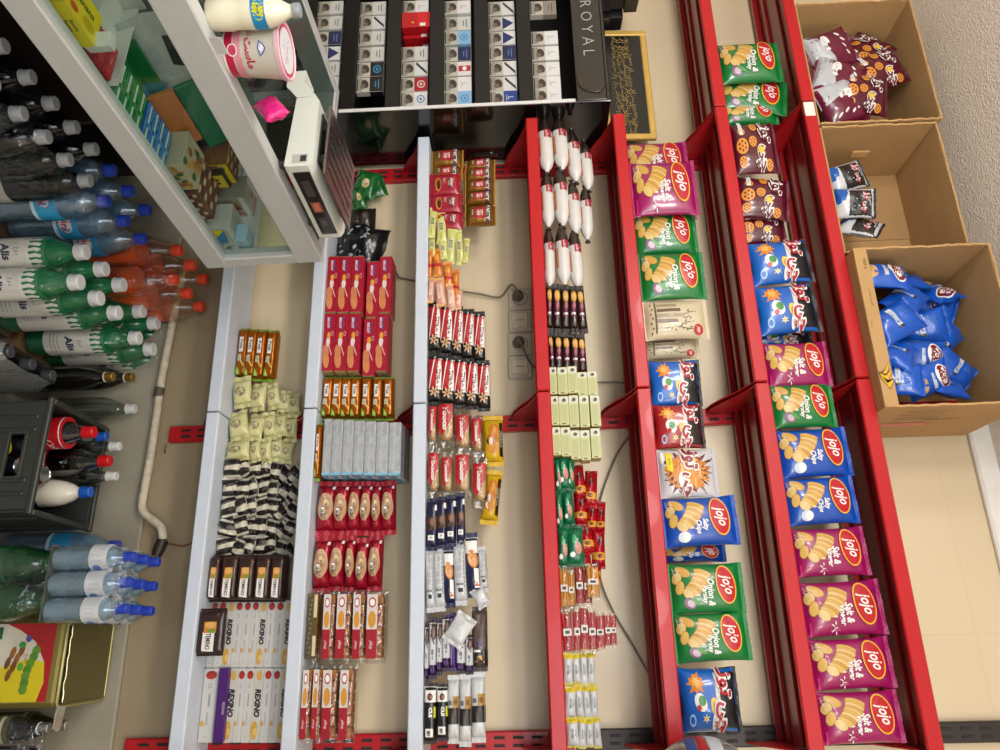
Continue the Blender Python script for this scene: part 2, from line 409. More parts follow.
d = bpy.data.lights.new('shop_window_daylight', 'AREA'); d.shape = 'RECTANGLE'; d.size = 2.4; d.size_y = 1.1; d.energy = 58; d.color = (.88, .94, 1)  # added cool fill light behind the camera, not a real window
l = bpy.data.objects.new('shop_window_daylight', d); COL.objects.link(l); l.location = (1.0, -4.1, 1.95); l.rotation_euler = (PI/2, 0, .22); l['kind'] = 'structure'
w = bpy.data.worlds.new('shop_ambient'); sc.world = w; w.use_nodes = True
w.node_tree.nodes['Background'].inputs[0].default_value = (.95, .97, 1, 1); w.node_tree.nodes['Background'].inputs[1].default_value = .2
vs = sc.view_settings; vs.view_transform = 'Standard'; vs.look = 'None'; vs.gamma = 1; vs.use_curve_mapping = False; vs.exposure = .07
try:
    sc.cycles.transparent_max_bounces = 48; sc.cycles.max_bounces = 8; sc.cycles.caustics_reflective = False; sc.cycles.caustics_refractive = False
except Exception: pass
ORD = ['zeroth', 'first', 'second', 'third', 'fourth', 'fifth', 'sixth', 'seventh', 'eighth', 'ninth', 'tenth', 'eleventh', 'twelfth', 'thirteenth', 'fourteenth', 'fifteenth']
TONE = .74
# ------------------------------------------------------------------ flexible packs
def pouch(name, w, h, T, front, back=None, seal=None, axis='z', sf=.07, pa=(2.4, .6), pb=(3.4, .55), pinch=.05, art=None, nu=10, nv=12, wr=.03, seed=0, logo=None, gl=.28, artname='front_print'):
    """A sealed bag or flow pack; axis: the direction from seal to seal. Origin at bottom centre, front towards -y."""
    rnd = random.Random(seed+len(name)); back = back or front; seal = seal or front
    fm = M(front, gl, var=.07, scale=18, coat=.25) if isinstance(front, str) else front
    bmt = M(back, gl, var=.07, scale=18, coat=.2) if isinstance(back, str) else back
    sm = M(seal, .35, var=.1, scale=90, bump=.35, bscale=130) if isinstance(seal, str) else seal
    Lf, Wf = (h, w) if axis == 'z' else (w, h)
    L, W = Lf*(1-2*sf)/2, Wf/2
    ph = [rnd.uniform(0, 6.28) for _ in range(4)]
    def prof(u, v):
        u = max(-1, min(1, u)); v = max(-1, min(1, v))
        a = (1-abs(u)**pa[0])**pa[1]; b = (1-abs(v)**pb[0])**pb[1]
        k = wr*(math.sin(7*u+ph[0])*abs(v)**3*1.6+.6*math.sin(5*u+4*v+ph[1])+.5*math.sin(9*v-3*u+ph[2]))
        return max(0, a*b*(1+k))
    def place(u, v, y, o=0.0):
        c = u*(W*(1-pinch*(1-v**4))+1.5*o); l = v*L
        return (c, y, h/2+l) if axis == 'z' else (l, y, h/2+c)
    def S(a, b, o):
        u, v = (a/W, b/L) if axis == 'z' else (b/W, a/L)
        return place(max(-1, min(1, u)), max(-1, min(1, v)), -T/2*prof(u, v)-o, o)
    mb = MB(); vs = []; fs = []
    us = [math.sin(PI/2*(-1+2*i/nu)) for i in range(nu+1)]; n = 2*nu
    for j in range(nv+1):
        v = -1+2*j/nv; v = math.copysign(1-(1-abs(v))**1.25, v)
        for i in range(nu+1): vs.append(place(us[i], v, -T/2*prof(us[i], v)))
        for i in range(1, nu): vs.append(place(us[nu-i], v, T/2*prof(us[nu-i], v)))
    ff, fb = [], []
    for j in range(nv):
        for i in range(n):
            f = (j*n+i, j*n+(i+1) % n, (j+1)*n+(i+1) % n, (j+1)*n+i)
            (ff if i < nu else fb).append(f)
    mb.add(vs, ff, fm); base = 0
    k = mb.mi(bmt)
    for f in fb: mb.f.append(f); mb.m.append(k)
    root = mb.obj(name, smooth=60, link=False)
    for sgn in (1, -1):
        if sf <= 0: break
        s = MB(); sv = []; sfc = []; m = 14; e = Lf*sf
        for i in range(m+1):
            u = -1+2*i/m; jag = (.10 if i % 2 else 0)
            for q, yy in ((0, -.0008), (1-jag, -.0008), (1-jag, .0008), (0, .0008)):
                c = u*W; l = sgn*(L+e*q); y = yy+.02*Wf*math.sin(6*u+ph[3])*q*wr*12
                sv.append((c, y, h/2+l) if axis == 'z' else (l, y, h/2+c))
        for i in range(m):
            for q in range(4): sfc.append((i*4+q, i*4+(q+1) % 4, (i+1)*4+(q+1) % 4, (i+1)*4+q))
        sfc += [(0, 1, 2, 3), (m*4, m*4+1, m*4+2, m*4+3)]
        s.add(sv, sfc, sm)
        s.obj(('top_seal' if sgn > 0 else 'bottom_seal') if axis == 'z' else 'end_seal', root, smooth=30, link=False)
    hw, hh = (W, L) if axis == 'z' else (L, W)
    if art: pr = Print(S, hw, hh, dens=5); art(pr); pr.done(artname, root)
    if logo: pr = Print(S, hw, hh, step=.0003, base=.0034 if h > .12 else .001, dens=5); logo(pr); pr.done('brand_logo', root)
    root['w'], root['h'], root['t'] = w, h, T
    return proto(name, root)

def carton(name, w, d, h, col, faces, flap=None, edge=None, rough=.4, c=.0015):
    m = M(col, rough, var=.04) if isinstance(col, str) else col
    root = MB().box(-w/2, -d/2, 0, w/2, d/2, h, m, c=c).obj(name, smooth=0, link=False)
    SF = {'front': (lambda a, b, o: (a, -d/2-o, h/2+b), w/2, h/2), 'right': (lambda a, b, o: (w/2+o, a, h/2+b), d/2, h/2), 'top': (lambda a, b, o: (a, b, h+o), w/2, d/2), 'left': (lambda a, b, o: (-w/2-o, -a, h/2+b), d/2, h/2)}
    for f, fn in faces.items():
        S, hw, hh = SF[f]; pr = Print(S, hw, hh, step=.00004, base=.0002); fn(pr); pr.done('front_print' if f == 'front' else 'side_print', root)
    if flap:
        fm = M(flap, .45, var=.06)
        for sg in (1, -1): MB().box(sg*(w/2-.0004), -d/2+.002, .002, sg*(w/2+.0012), d/2-.002, h-.002, fm).obj('end_flap', root, smooth=0, link=False)
    root['w'], root['h'], root['t'] = w, h, d
    return proto(name, root)

YEL = [ink('#dcb25c'), ink('#d2a349'), ink('#e0bf78'), ink('#c8963e')]
W_ = ink('#f4f2ee'); LOGOR = ink('#c01a26'); LOGOY = ink('#f0b92c'); DK = ink('#1b1511')
def chips_art(l1, l2, kind):
    def art(p):
        RIM = ink('#a8772e')
        def chip(x, y, rx, ry, rot, k):
            p.ell(x, y, rx*1.10, ry*1.07, RIM, rot=rot, n=14); p.ell(x, y, rx, ry, YEL[k % 4], rot=rot, n=14)
        chip(-.66, -.66, .26, .15, .9, 1); chip(-.40, -.84, .24, .12, -.3, 2)
        for i in range(9):
            t = i/8; chip(-.62+.74*t, -.10-.34*t+.06*math.sin(t*PI), .12, .25-.02*t, -.45-.3*t, i)
        chip(.22, -.56, .22, .13, .5, 2); chip(-.02, -.78, .26, .11, -.2, 0)
        p.text(l1, .18, .10, .20, W_, shear=.25, maxw=1.35, bold=.03); p.text(l2, .26, -.10, .20, W_, shear=.25, maxw=1.25, bold=.03)
        p.text('0', .28, -.27, .10, W_, bold=.02)
        p.text('اصلی', -.62, -.90, .10, W_, maxw=.5); p.text('طبیعی'.replace('ط', 'ب'), -.66, -.80, .08, W_, maxw=.5)
        if kind == 'onion':
            p.ell(.58, -.52, .24, .17, ink('#7d5a73'), rot=.6); p.ell(.60, -.50, .15, .10, ink('#c9b3c4'), rot=.6); p.ell(.52, -.36, .20, .06, ink('#4f9a3a'), rot=.9)
        elif kind == 'salt':
            p.ell(.62, -.52, .21, .18, ink('#c9d6e6')); p.ell(.62, -.46, .19, .10, W_)
        else:
            for q in range(5): p.ell(.5+.09*q, -.30-.07*(q % 2), .07, .015, W_, rot=.8*q); p.ell(.75, -.42+.05*q, .05, .012, ink('#e45fa0'), rot=-.6*q)
            p.rect(.45, -.95, .9, -.90, ink('#d8307f'), 4, 1)
    def logo(p):
        p.ell(-.12, .54, .74, .29, LOGOY, rot=.10, n=26, rings=3); p.ell(-.12, .54, .68, .255, LOGOR, rot=.10, n=26, rings=3)
        p.text('jojo', -.12, .54, .36, W_, rot=.14, maxw=1.05, bold=.02, shear=.35)
    return art, logo
def chipbag(col, l1, l2, kind, seed):
    a, l = chips_art(l1, l2, kind)
    return pouch('chip_bag', .165, .215, .062, col, seal=col, art=a, logo=l, seed=seed, sf=.055, wr=.05)
MAG = chipbag('#a0125f', 'Salt &', 'Vinegar', 'vinegar', 1)
GRN = chipbag('#0a7a36', 'Onion &', 'Parsley', 'onion', 2)
BLU = chipbag('#0c4db4', 'Salty', 'Chips', 'salt', 3)

REDT = ink('#b3122e')
def snack_art(lo, hi):
    def art(p):
        p.rect(-1, .28, 1, 1, ink(hi), 8, 6); p.rect(-1, .20, 1, .34, ink('#d9d6d2'), 8, 2, skew=0)
        p.star(-.55, -.45, .36, .22, 9, ink('#e48a2c'), jit=.2); p.star(-.58, -.45, .2, .12, 7, ink('#f1b65a'), jit=.2)
        p.ell(.05, -.35, .30, .20, W_, rot=.4); p.ell(.0, -.30, .17, .13, ink('#3f8f3c'), rot=.2); p.ell(.22, -.42, .10, .08, ink('#c4312b'))
        p.star(.55, -.2, .16, .06, 6, ink('#f4e7b0')); p.ell(.55, -.2, .05, .04, LOGOY); p.ell(.6, -.66, .20, .11, ink('#9cc7ef')); p.ell(.6, -.66, .12, .07, ink(lo))
        p.ell(.2, .14, .30, .14, ink('#e9c84a'), rot=.2); p.ell(.2, .14, .16, .08, ink('#b8862a')); p.ell(.62, .1, .3, .09, W_, rot=-.2); p.text('ترد', .62, .1, .12, DK, maxw=.4)
    def logo(p): p.text('چی توز', .0, .42, .80, REDT, rot=-.16, maxw=1.9, bold=.035, outline=W_, ow=.075)
    return art, logo
a, l = snack_art('#1565c4', '#17161a'); SBL = pouch('snack_bag', .155, .19, .06, '#1565c4', '#15141a', '#1b1b1f', art=a, logo=l, seed=5, sf=.05, wr=.06)
a, l = snack_art('#a51d22', '#231012'); SRD = pouch('snack_bag', .155, .17, .055, '#a51d22', '#231012', '#231012', art=a, logo=l, seed=6, sf=.05, wr=.06)
def splash(p):
    p.star(0, 0, 1.0, .60, 21, ink('#5f101f'), jit=.22); p.star(0, 0, .80, .68, 18, ink('#d9861d'), jit=.08)
    for i in range(24):
        a_ = i*2.399; r = .12+.56*(i/24); p.rect(r*math.cos(a_)-.2, r*.75*math.sin(a_)-.05, r*math.cos(a_)+.2, r*.75*math.sin(a_)+.04, ink(['#e8962e', '#f0ad45', '#d9801f'][i % 3]), 3, 1, skew=.15*math.sin(a_))
    p.rect(-.85, -.75, -.1, -.52, ink('#e9d51f'), 4, 2, skew=.1); p.text('جدید'.replace('ج', 'چ'), -.45, -.63, .13, ink('#1d6b2d'), maxw=.5)
    p.ell(-.6, -.88, .25, .08, W_)
SPL = pouch('snack_bag', .165, .175, .05, '#cfcdd2', '#c8c6cc', '#bdbcc6', art=splash, logo=lambda p: p.text('چی توز', 0, .0, .9, ink('#8d1326'), rot=-.14, maxw=1.9, bold=.04, outline=W_, ow=.08), seed=7, sf=.05, wr=.05)
def wheel(p, x, y, r, k=1.0):
    rx, ry = r*.95, r*.8
    p.ell(x, y, rx, ry, ink('#e79a3c'), n=16); 
    for i in range(6): a_ = i*PI/3; p.ell(x+rx*.55*math.cos(a_), y+ry*.55*math.sin(a_), rx*.17, ry*.17, ink('#7a2a16'), n=8, rings=1)
    p.ell(x, y, rx*.14, ry*.14, ink('#7a2a16'), n=8, rings=1)
def wheels(p):
    for x, y, r in ((-.55, -.55, .2), (.05, -.58, .32), (-.1, -.1, .22), (-.7, .0, .2), (.62, -.62, .22), (.75, .55, .2)): wheel(p, x, y, r)
    p.rect(-.98, -.66, -.35, -.50, W_, 5, 2, skew=.0); p.text('چرخی', -.65, -.58, .13, ink('#7a1030'), maxw=.5)
def wheel_logo(p):
    p.text('چی توز', .05, .36, .95, ink('#6b0f2a'), rot=-.2, maxw=1.85, bold=.02, outline=W_, ow=.075)
    p.star(.25, .2, .2, .1, 6, ink('#f0c43d'))
WHL = pouch('snack_bag', .16, .19, .06, '#5c1028', '#b9b7bf', '#5c1028', art=wheels, logo=wheel_logo, seed=8, sf=.05, wr=.06)
def cream_art(p):
    g = ink('#6d5d48')
    p.text('لذیذ', .1, .42, .42, DK, rot=-.2, maxw=1.2)
    for i in range(4): p.rect(-.75+.28*i, -.62, -.58+.28*i, .05+.12*(i % 3), g if i % 2 else ink('#a3917a'), 2, 4)
    p.rect(-.85, -.70, .75, -.64, g, 6, 1)
    for i in range(7): p.ell(-.7+.24*i, -.82+.05*(i % 2), .06, .03, g, n=8); p.ell(.5+.06*(i % 3), -.3+.13*i, .03, .05, g, rot=i, n=8)
CRM = pouch('snack_bag', .17, .185, .055, '#d6c6a5', '#cbbb9b', '#d6c6a5', art=cream_art, logo=lambda p: (p.ell(.6, .72, .24, .16, LOGOR), p.text('jojo', .6, .72, .15, W_, maxw=.36, bold=.02, shear=.3)), seed=9, sf=.055, wr=.05, gl=.55)
# bags lying in the cartons
def blue_strip(p):
    p.rect(-.75, -.20, .5, .04, ink('#c3ccd6'), 4, 2); p.rect(.36, -.20, .52, .04, DK, 2, 2); p.rect(-.75, -.20, -.6, .04, ink('#e8ecf0'), 2, 2)
    for i in range(4): p.rect(-.6, .52-.1*i, -.1, .55-.1*i, ink('#5f95dc'), 3, 1)
def blue_back(p):
    p.ell(.1, -.5, .55, .28, ink('#d9b070')); p.ell(-.2, -.62, .4, .2, ink('#c99a55')); p.rect(-.5, .0, .5, .16, ink('#c3ccd6'), 3, 2)
    p.ell(-.05, .62, .8, .34, W_, rot=.2); p.ell(-.05, .62, .72, .29, ink('#7d0f1c'), rot=.2); p.text('jojo', -.05, .62, .34, W_, maxw=1.0, bold=.02, shear=.3)
BBK = pouch('chip_bag', .15, .20, .075, '#0a57c4', '#0a57c4', '#0a57c4', art=blue_strip, seed=13, sf=.05, wr=.16, artname='printed_pattern', pa=(2.0, .7))
BBL = pouch('chip_bag', .15, .20, .075, '#0a57c4', '#0a57c4', '#0a57c4', art=blue_back, seed=16, sf=.05, wr=.16, artname='printed_pattern', pa=(2.0, .7))
def silver_half(p):
    p.dens = 5
    p.poly([(-1, -1), (1, -1), (1, .0), (-1, -.55)], ink('#c3c4cb')); p.ell(-.3, -.25, .42, .2, W_); p.text('گرانول', -.3, -.25, .15, ink('#8d2040'), maxw=.6)
    for i in range(4): p.ell(-.6+.35*i, .45+.1*(i % 2), .14, .05, W_, rot=.6)
WHB = pouch('snack_bag', .16, .19, .065, '#6d1032', '#b9b7bf', '#6d1032', art=silver_half, seed=14, sf=.05, wr=.15, artname='printed_pattern')
def kite(p):
    p.rect(-1, -.3, 1, 1, DK, 8, 4); p.poly([(-1, -1), (.3, -1), (-.1, -.5), (-1, -.3)], ink('#1b5fb8'))
SBW = pouch('snack_bag', .15, .19, .06, '#d4d5da', '#c9cad0', '#1b1b1f', art=kite, logo=lambda p: p.text('چی توز', .0, .50, .42, REDT, rot=-.10, maxw=1.6, bold=.03, outline=W_, ow=.06), seed=15, sf=.05, wr=.14, artname='printed_pattern')

# ------------------------------------------------------------------ small packs of the white and red shelves
def gold_art(p):
    p.rect(-.62, -.45, .02, .30, W_, 5, 3); p.text('Petit', -.30, -.07, .55, DK, maxw=.56, bold=.03)
    p.rect(.12, -.6, .40, .1, ink('#c9c6a8'), 3, 3); p.text('10', .26, -.25, .4, ink('#5d5b3a'), maxw=.2)
    p.poly([(.5, -.95), (.95, -.95), (.95, -.1), (.75, -.3)], ink('#8bb52c')); p.rect(-.98, -.98, -.92, .98, ink('#7d3d0b'), 1, 4)
    for i in range(3): p.ell(.44+.07*i, .1+.2*i, .04, .18, ink('#d9c46a'), rot=.5)
GOLD = pouch('biscuit_pack', .165, .042, .05, M('#b8640c', .22, .55, var=.35, scale=45, bump=.25, bscale=60), M('#c9780f', .2, .6, var=.4, scale=40), '#7da52a', axis='x', sf=.05, pa=(5, .35), pb=(14, .3), pinch=.0, art=gold_art, wr=.04, seed=20)
def cream_cake(p):
    p.ell(.05, .0, .42, .55, ink('#b9b084')); p.ell(.05, .0, .36, .46, ink('#8d7d68')); p.ell(.05, .02, .22, .28, ink('#c4b48b')); p.text('کیک', .05, 0, .3, DK, maxw=.4)
CAKE = pouch('wrapped_cake', .075, .06, .034, M('#d9d49a', .3, var=.15, scale=30, bump=.4, bscale=45), None, '#d3ce93', axis='x', sf=.14, pa=(2.6, .5), pb=(3, .6), art=cream_cake, wr=.24, seed=21, nu=8, nv=8)
def bw_art(p):
    p.rect(-1, -1, -.30, 1, ink('#1d1614'), 4, 4); p.rect(-.30, -1, .45, 1, ink('#d8d2bd'), 4, 4); p.rect(.45, -1, 1, 1, ink('#211a17'), 4, 4)
    p.poly([(-.3, -1), (.0, -1), (-.25, 1), (-.3, 1)], ink('#3a2c26')); p.text('شکلات', .08, .0, .6, ink('#4a3a2e'), maxw=.6)
SWEET = pouch('wrapped_sweet', .062, .036, .03, M('#2a211d', .3, var=.2), M('#c9c3b4', .35), '#cfc8b6', axis='x', sf=.12, pa=(2.6, .5), pb=(3.4, .5), art=bw_art, wr=.12, seed=22, nu=8, nv=8)
def choc_art(p):
    p.rect(.0, -.5, .84, .35, W_, 6, 3, skew=.04); p.rect(-.45, -.45, .05, .45, ink('#d9862f'), 4, 3); p.ell(-.3, 0, .15, .4, ink('#e9b36a')); p.ell(-.05, .1, .1, .3, ink('#7d9a3a'))
    p.text('TEMINO', .42, -.08, .42, DK, maxw=.72, bold=.03); p.text('60 g', -.75, .5, .2, ink('#a3826c'), maxw=.2)
CHOC = pouch('chocolate_cake_bar', .145, .055, .06, '#331a15', '#2a1511', '#2a1511', axis='x', sf=.03, pa=(6, .35), pb=(9, .35), pinch=0, art=choc_art, wr=.02, seed=23)
def wbox_a(p):
    p.ell(-.82, .05, .12, .75, ink('#a3201f'), n=12); p.ell(-.78, .1, .08, .5, ink('#b9332b'), n=10); p.text('ICS', -.52, 0, .5, ink('#8d8d8d'), maxw=.2)
    p.rect(-.3, -.1, .05, .2, ink('#a5a5a3'), 3, 1); p.rect(.2, -.15, .55, .1, ink('#b3b2ae'), 3, 1); p.ell(.5, -.6, .08, .3, ink('#d9a84a'), n=10); p.text('g', .86, 0, .3, DK, maxw=.06)
def wbox_b(p):
    p.ell(.68, -.2, .25, .7, ink('#d9a94a'), n=14); p.ell(-.80, .1, .14, .65, ink('#dcae57'), n=12); p.ell(.72, .1, .1, .5, ink('#e8c57a'), n=10)
    p.text('REXINO', -.05, .1, 1.3, ink('#2d1f33'), maxw=1.25, bold=.06, shear=.15); p.rect(-.98, -.98, .98, -.86, ink('#d9c98a'), 6, 1)
WBA = carton('wafer_box', .205, .07, .027, '#d3d2d0', {'front': wbox_a}, flap='#c4c3c0')
WBB = carton('wafer_box', .205, .07, .027, '#cfcdc8', {'front': wbox_b}, flap='#c4c3c0')
def wbox_c(p): p.rect(-.99, -.97, .99, .97, ink('#4a1570'), 6, 2); p.text('REXINO', .1, .5, .5, ink('#d8d0e0'), maxw=1.0)
WBC = carton('wafer_box', .205, .07, .027, '#4a1570', {'front': wbox_c}, flap='#3d1160')
def redbox(p):
    p.ell(.62, -.35, .30, .55, ink('#d98a5a'), rot=.1, n=14); p.ell(.34, -.42, .24, .5, ink('#cf8458'), rot=.1, n=14); p.ell(.0, -.1, .17, .35, ink('#e7dad9'), n=14); p.ell(.06, .35, .06, .18, ink('#b3202f'), n=8)
    p.poly([(.12, -.1), (.5, .55), (.46, .65), (.08, .0)], ink('#e2b9b0')); p.ell(-.22, -.05, .12, .32, ink('#e5a23c'), n=12); p.ell(-.28, .55, .09, .22, ink('#d8a0a8'), n=10); p.ell(-.28, .55, .06, .14, ink('#a80f2e'), n=10)
    p.text('Tea Time', -.66, .22, .38, ink('#4a54a8'), maxw=.52, bold=.02); p.text('BISCUIT', -.66, -.22, .38, ink('#e6e2ee'), maxw=.52, bold=.04)
RBOX = carton('biscuit_box', .168, .07, .037, '#a80f2e', {'front': redbox}, flap='#b8a06a')
FOIL = M('#c2c6ca', .3, .35, var=.3, scale=50, bump=.5, bscale=45)
def foilside(p): p.rect(-.96, -.9, .96, .9, ink('#86c6e4'), 4, 3); p.rect(-.96, .5, .96, .9, ink('#dcecf4'), 4, 1); p.rect(-.6, -.4, .6, .1, ink('#3f8fbf'), 3, 1)
def foilfront(p): p.rect(-.98, -.12, .98, .0, ink('#c9ced4'), 6, 1); p.rect(.9, -.9, .98, .9, ink('#7cc0e0'), 1, 2)
FBOX = carton('foil_pack', .165, .045, .03, FOIL, {'front': foilfront, 'right': foilside}, c=.003)
def redcookie(p):
    p.ell(0, 0, .62, .80, ink('#c9a27c'), n=20, rings=4); p.ell(.0, .1, .55, .55, ink('#a87f5c'), n=20, rings=3); p.ell(-.15, .15, .16, .3, ink('#e3caa0'), rot=.4); p.ell(.2, -.1, .18, .25, ink('#d9b98d'), rot=-.4)
    p.text('Kutlu', .22, -.18, .4, DK, maxw=.6, bold=.05, outline=W_, ow=.08); p.rect(-.95, .55, -.8, .8, W_, 1, 1)
RCOOK = pouch('cookie_pack', .15, .05, .048, M('#a5122c', .22, .25, var=.25, scale=30, bump=.3), None, '#b3142e', axis='x', sf=.1, pa=(2.5, .5), pb=(4, .5), art=redcookie, wr=.13, seed=24)
CLEAR = FILM('#f6f4f0', .06, .1, bump=.5, bscale=35)
BISC = M('#b9722f', .75, var=.28, scale=45, bump=.3)
def wafer_pack(name, labels):
    root = pouch(name, .17, .045, .055, CLEAR, CLEAR, CLEAR, axis='x', sf=.07, pa=(6, .35), pb=(12, .3), pinch=0, wr=.06, seed=26)
    for i in range(6): MB().box(-.072+.0242*i, -.02, .005, -.072+.0242*i+.0225, .022, .036, BISC, c=.003).obj('biscuit', root, smooth=0, link=False)
    S = lambda a, b, o: (a, -.0295-o, .0225+b)
    pr = Print(S, .075, .02); labels(pr); pr.done('label_print', root)
    return root
def wl_a(p):
    p.rect(-.97, -.95, .97, .25, ink('#d9d4d0'), 6, 2); p.rect(.1, -.95, .97, .25, ink('#a31226'), 4, 2); p.ell(-.72, -.35, .16, .42, ink('#b5203a'), n=14); p.ell(-.72, -.35, .11, .3, W_, n=14); p.ell(-.2, -.35, .26, .45, ink('#d9962f'), n=12); p.text('ویفر', .55, -.35, .5, W_, maxw=.5)
def wl_b(p):
    p.rect(-.99, -.98, .99, .9, ink('#5a5038'), 8, 3)
    for i in range(26): p.ell(-.93+.072*i, -.6+.5*((i*7) % 5)/5, .03, .12, ink('#1d1a12') if i % 2 else ink('#a8966a'), n=8, rings=1)
    p.rect(-.95, .25, -.25, .85, ink('#d9cfa5'), 4, 1); p.rect(.3, .25, .9, .85, ink('#d9cfa5'), 4, 1); p.rect(-.22, .2, .28, .9, ink('#5f4d1c'), 3, 1)
WPA = wafer_pack('wafer_pack', wl_a); WPB = wafer_pack('wafer_pack', wl_b)
def gold_pouch(p):
    p.rect(-.55, -.35, .55, .35, ink('#b0182a'), 4, 4); p.rect(-.25, -.2, .3, .2, ink('#e8d9d4'), 3, 3); p.text('W', 0, 0, .25, ink('#b0182a')); p.rect(-.9, .42, .9, .72, ink('#4a2140'), 4, 2); p.text('PARTY', 0, .57, .22, W_, maxw=1.5, bold=.03); p.text('mix', .0, -.5, .14, W_, maxw=.6)
GPK = pouch('nut_pack', .055, .105, .045, M('#9a6a24', .25, .5, var=.45, scale=55, bump=.4, bscale=50), None, '#b58638', sf=.05, pa=(3, .5), art=gold_pouch, wr=.06, seed=30)
def coffee(p):
    p.text('Sahar', 0, .55, .22, W_, maxw=1.5, shear=.3, bold=.02); p.rect(-.5, .26, .6, .38, ink('#4a3a36'), 4, 1); p.text('COFFEE', .05, .32, .08, W_, maxw=.9); p.ell(.15, -.45, .62, .22, ink('#d98a2c'), n=18); p.ell(.15, -.42, .48, .15, ink('#43200f'), n=18); p.text('3in1', -.2, .0, .16, W_, maxw=.8)
COF = pouch('coffee_sachet', .07, .1, .02, '#a30f2c', '#8d0d26', '#a30f2c', sf=.06, art=coffee, wr=.08, seed=31)
def lem(p): p.rect(-.45, -.7, .35, .6, ink('#cfcf9a'), 4, 3); p.rect(-.3, -.4, .2, .4, ink('#5d5f4a'), 3, 2); p.rect(-.2, -.3, .1, .3, ink('#a3a380'), 2, 2); p.text('Lemon', .68, 0, .5, ink('#5f8a2a'), maxw=.45)
LEM = pouch('drink_sachet', .085, .03, .012, '#d3d27a', '#c9c86d', '#d8d785', axis='x', sf=.1, art=lem, wr=.12, seed=32, nu=6, nv=8)
def ora(p): p.rect(.15, -1, .4, 1, ink('#c4202a'), 2, 4); p.ell(-.4, 0, .3, .5, ink('#f0a84a')); p.text('Orange', -.35, 0, .45, ink('#a8321a'), maxw=.7)
ORA = pouch('drink_sachet', .08, .03, .014, '#dd7a26', '#d9762a', '#e08a3a', axis='x', sf=.1, art=ora, wr=.12, seed=33, nu=6, nv=8)
ORB = pouch('drink_sachet', .08, .03, .014, '#dba08a', '#d08a6a', '#e6b070', axis='x', sf=.1, art=lambda p: (p.rect(-.6, -.6, .6, .5, ink('#e8c4b0'), 4, 2), p.text('peach', 0, 0, .6, ink('#b8442a'), maxw=1)), wr=.12, seed=34, nu=6, nv=8)
def att(p):
    p.rect(-1, -1, .45, 1, ink('#b3141f'), 8, 4); p.poly([(-.85, .95), (.55, .95), (.5, .1), (-.85, .45)], W_); p.text('ATTOP', -.18, .45, .55, ink('#5a1c1c'), maxw=1.1, bold=.05, shear=.2, rot=-.08)
    p.poly([(-.95, -.1), (.5, -.75), (.5, -.65), (-.95, .1)], W_); p.rect(-1, -1, -.86, 1, DK, 1, 4)
    for i in range(6): a_ = i*PI/3+.3; p.ell(.62+.13*math.cos(a_), -.05+.38*math.sin(a_), .11, .12, ink('#d9b48a'), rot=a_, n=10)
    p.ell(.62, -.05, .06, .15, ink('#8d5a35'), n=8)
ATT = pouch('wafer_bar', .15, .045, .035, '#171313', '#191414', '#171313', axis='x', sf=.07, pa=(3.5, .45), pb=(6, .4), pinch=0, art=att, wr=.05, seed=35)
CAKEB = M('#d6a869', .8, var=.2, scale=40, bump=.2)
def yoo(p):
    p.poly([(-.95, -.9), (.55, -.9), (.75, -.3), (.35, .2), (-.1, .75), (-.95, .9)], ink('#b8161f'), rings=3); p.text('Yooco', -.18, .0, .85, W_, maxw=1.35, bold=.05, shear=.15); p.ell(.55, -.62, .13, .13, ink('#d0454a'), n=12)
def yooco():
    root = pouch('cake_pack', .125, .062, .05, CLEAR, CLEAR, CLEAR, axis='x', sf=.13, pa=(3, .45), pb=(4, .45), pinch=0, wr=.1, seed=36)
    MB().box(-.043, -.016, .006, .043, .018, .052, CAKEB, c=.012).obj('sponge_cake', root, link=False)
    pr = Print(lambda a, b, o: (a, -.0262+.007*(b/.027)**2+.006*(a/.044)**2-o, .031+b), .046, .027, dens=5); yoo(pr); pr.done('label_print', root)
    return root
YOO = yooco()
def crois(p):
    p.ell(-.45, .1, .28, .55, ink('#d98a26'), rot=.3); p.ell(.0, -.05, .30, .62, ink('#c9761c'), rot=.2); p.ell(.42, .05, .26, .55, ink('#d98f2e'), rot=.1); p.ell(.1, -.25, .14, .35, ink('#5a2c10')); p.ell(.1, -.2, .18, .2, ink('#e9dcc0')); p.rect(-.8, .62, .8, .92, ink('#3a2415'), 5, 1); p.text('DORNA', 0, .77, .26, W_, maxw=1.3)
CRO = pouch('croissant_pack', .15, .075, .06, '#e0b41c', '#d8a818', '#e3b91f', axis='x', sf=.09, art=crois, wr=.08, seed=37)
def navy(p):
    p.rect(-.3, -.9, .3, .9, ink('#4a2c1d'), 4, 4); p.ell(-.05, .1, .2, .5, ink('#7a4a2c')); p.ell(.12, -.25, .12, .3, ink('#2a1710')); p.rect(.52, -.5, .75, .5, W_, 2, 2); p.text('8', .63, 0, .5, ink('#1b1d55')); p.rect(-.86, .5, -.6, .9, W_, 1, 1)
NAV = pouch('chocolate_bar', .15, .037, .03, '#15163f', '#12122f', '#15163f', axis='x', sf=.08, pa=(3.5, .45), pb=(6, .4), pinch=0, art=navy, wr=.05, seed=38)
def nutri(p):
    for i in range(5): p.rect(-.8+.27*i, -.55, -.6+.27*i, .35, ink('#b9bcc0'), 2, 2)
    p.rect(.55, -.3, .7, .4, DK, 1, 1); p.rect(.38, -.5, .46, .5, ink('#6d7075'), 1, 1)
    for i in range(9): p.rect(-.75+.15*i, .55, -.66+.15*i, .68, ink('#8d9096'), 1, 1)
NUT = pouch('cream_wafer_bar', .17, .042, .034, '#cfd2d6', '#c4c7cc', '#c9ccd0', axis='x', sf=.08, pa=(3.2, .45), pb=(5, .4), pinch=0, art=nutri, wr=.06, seed=39)
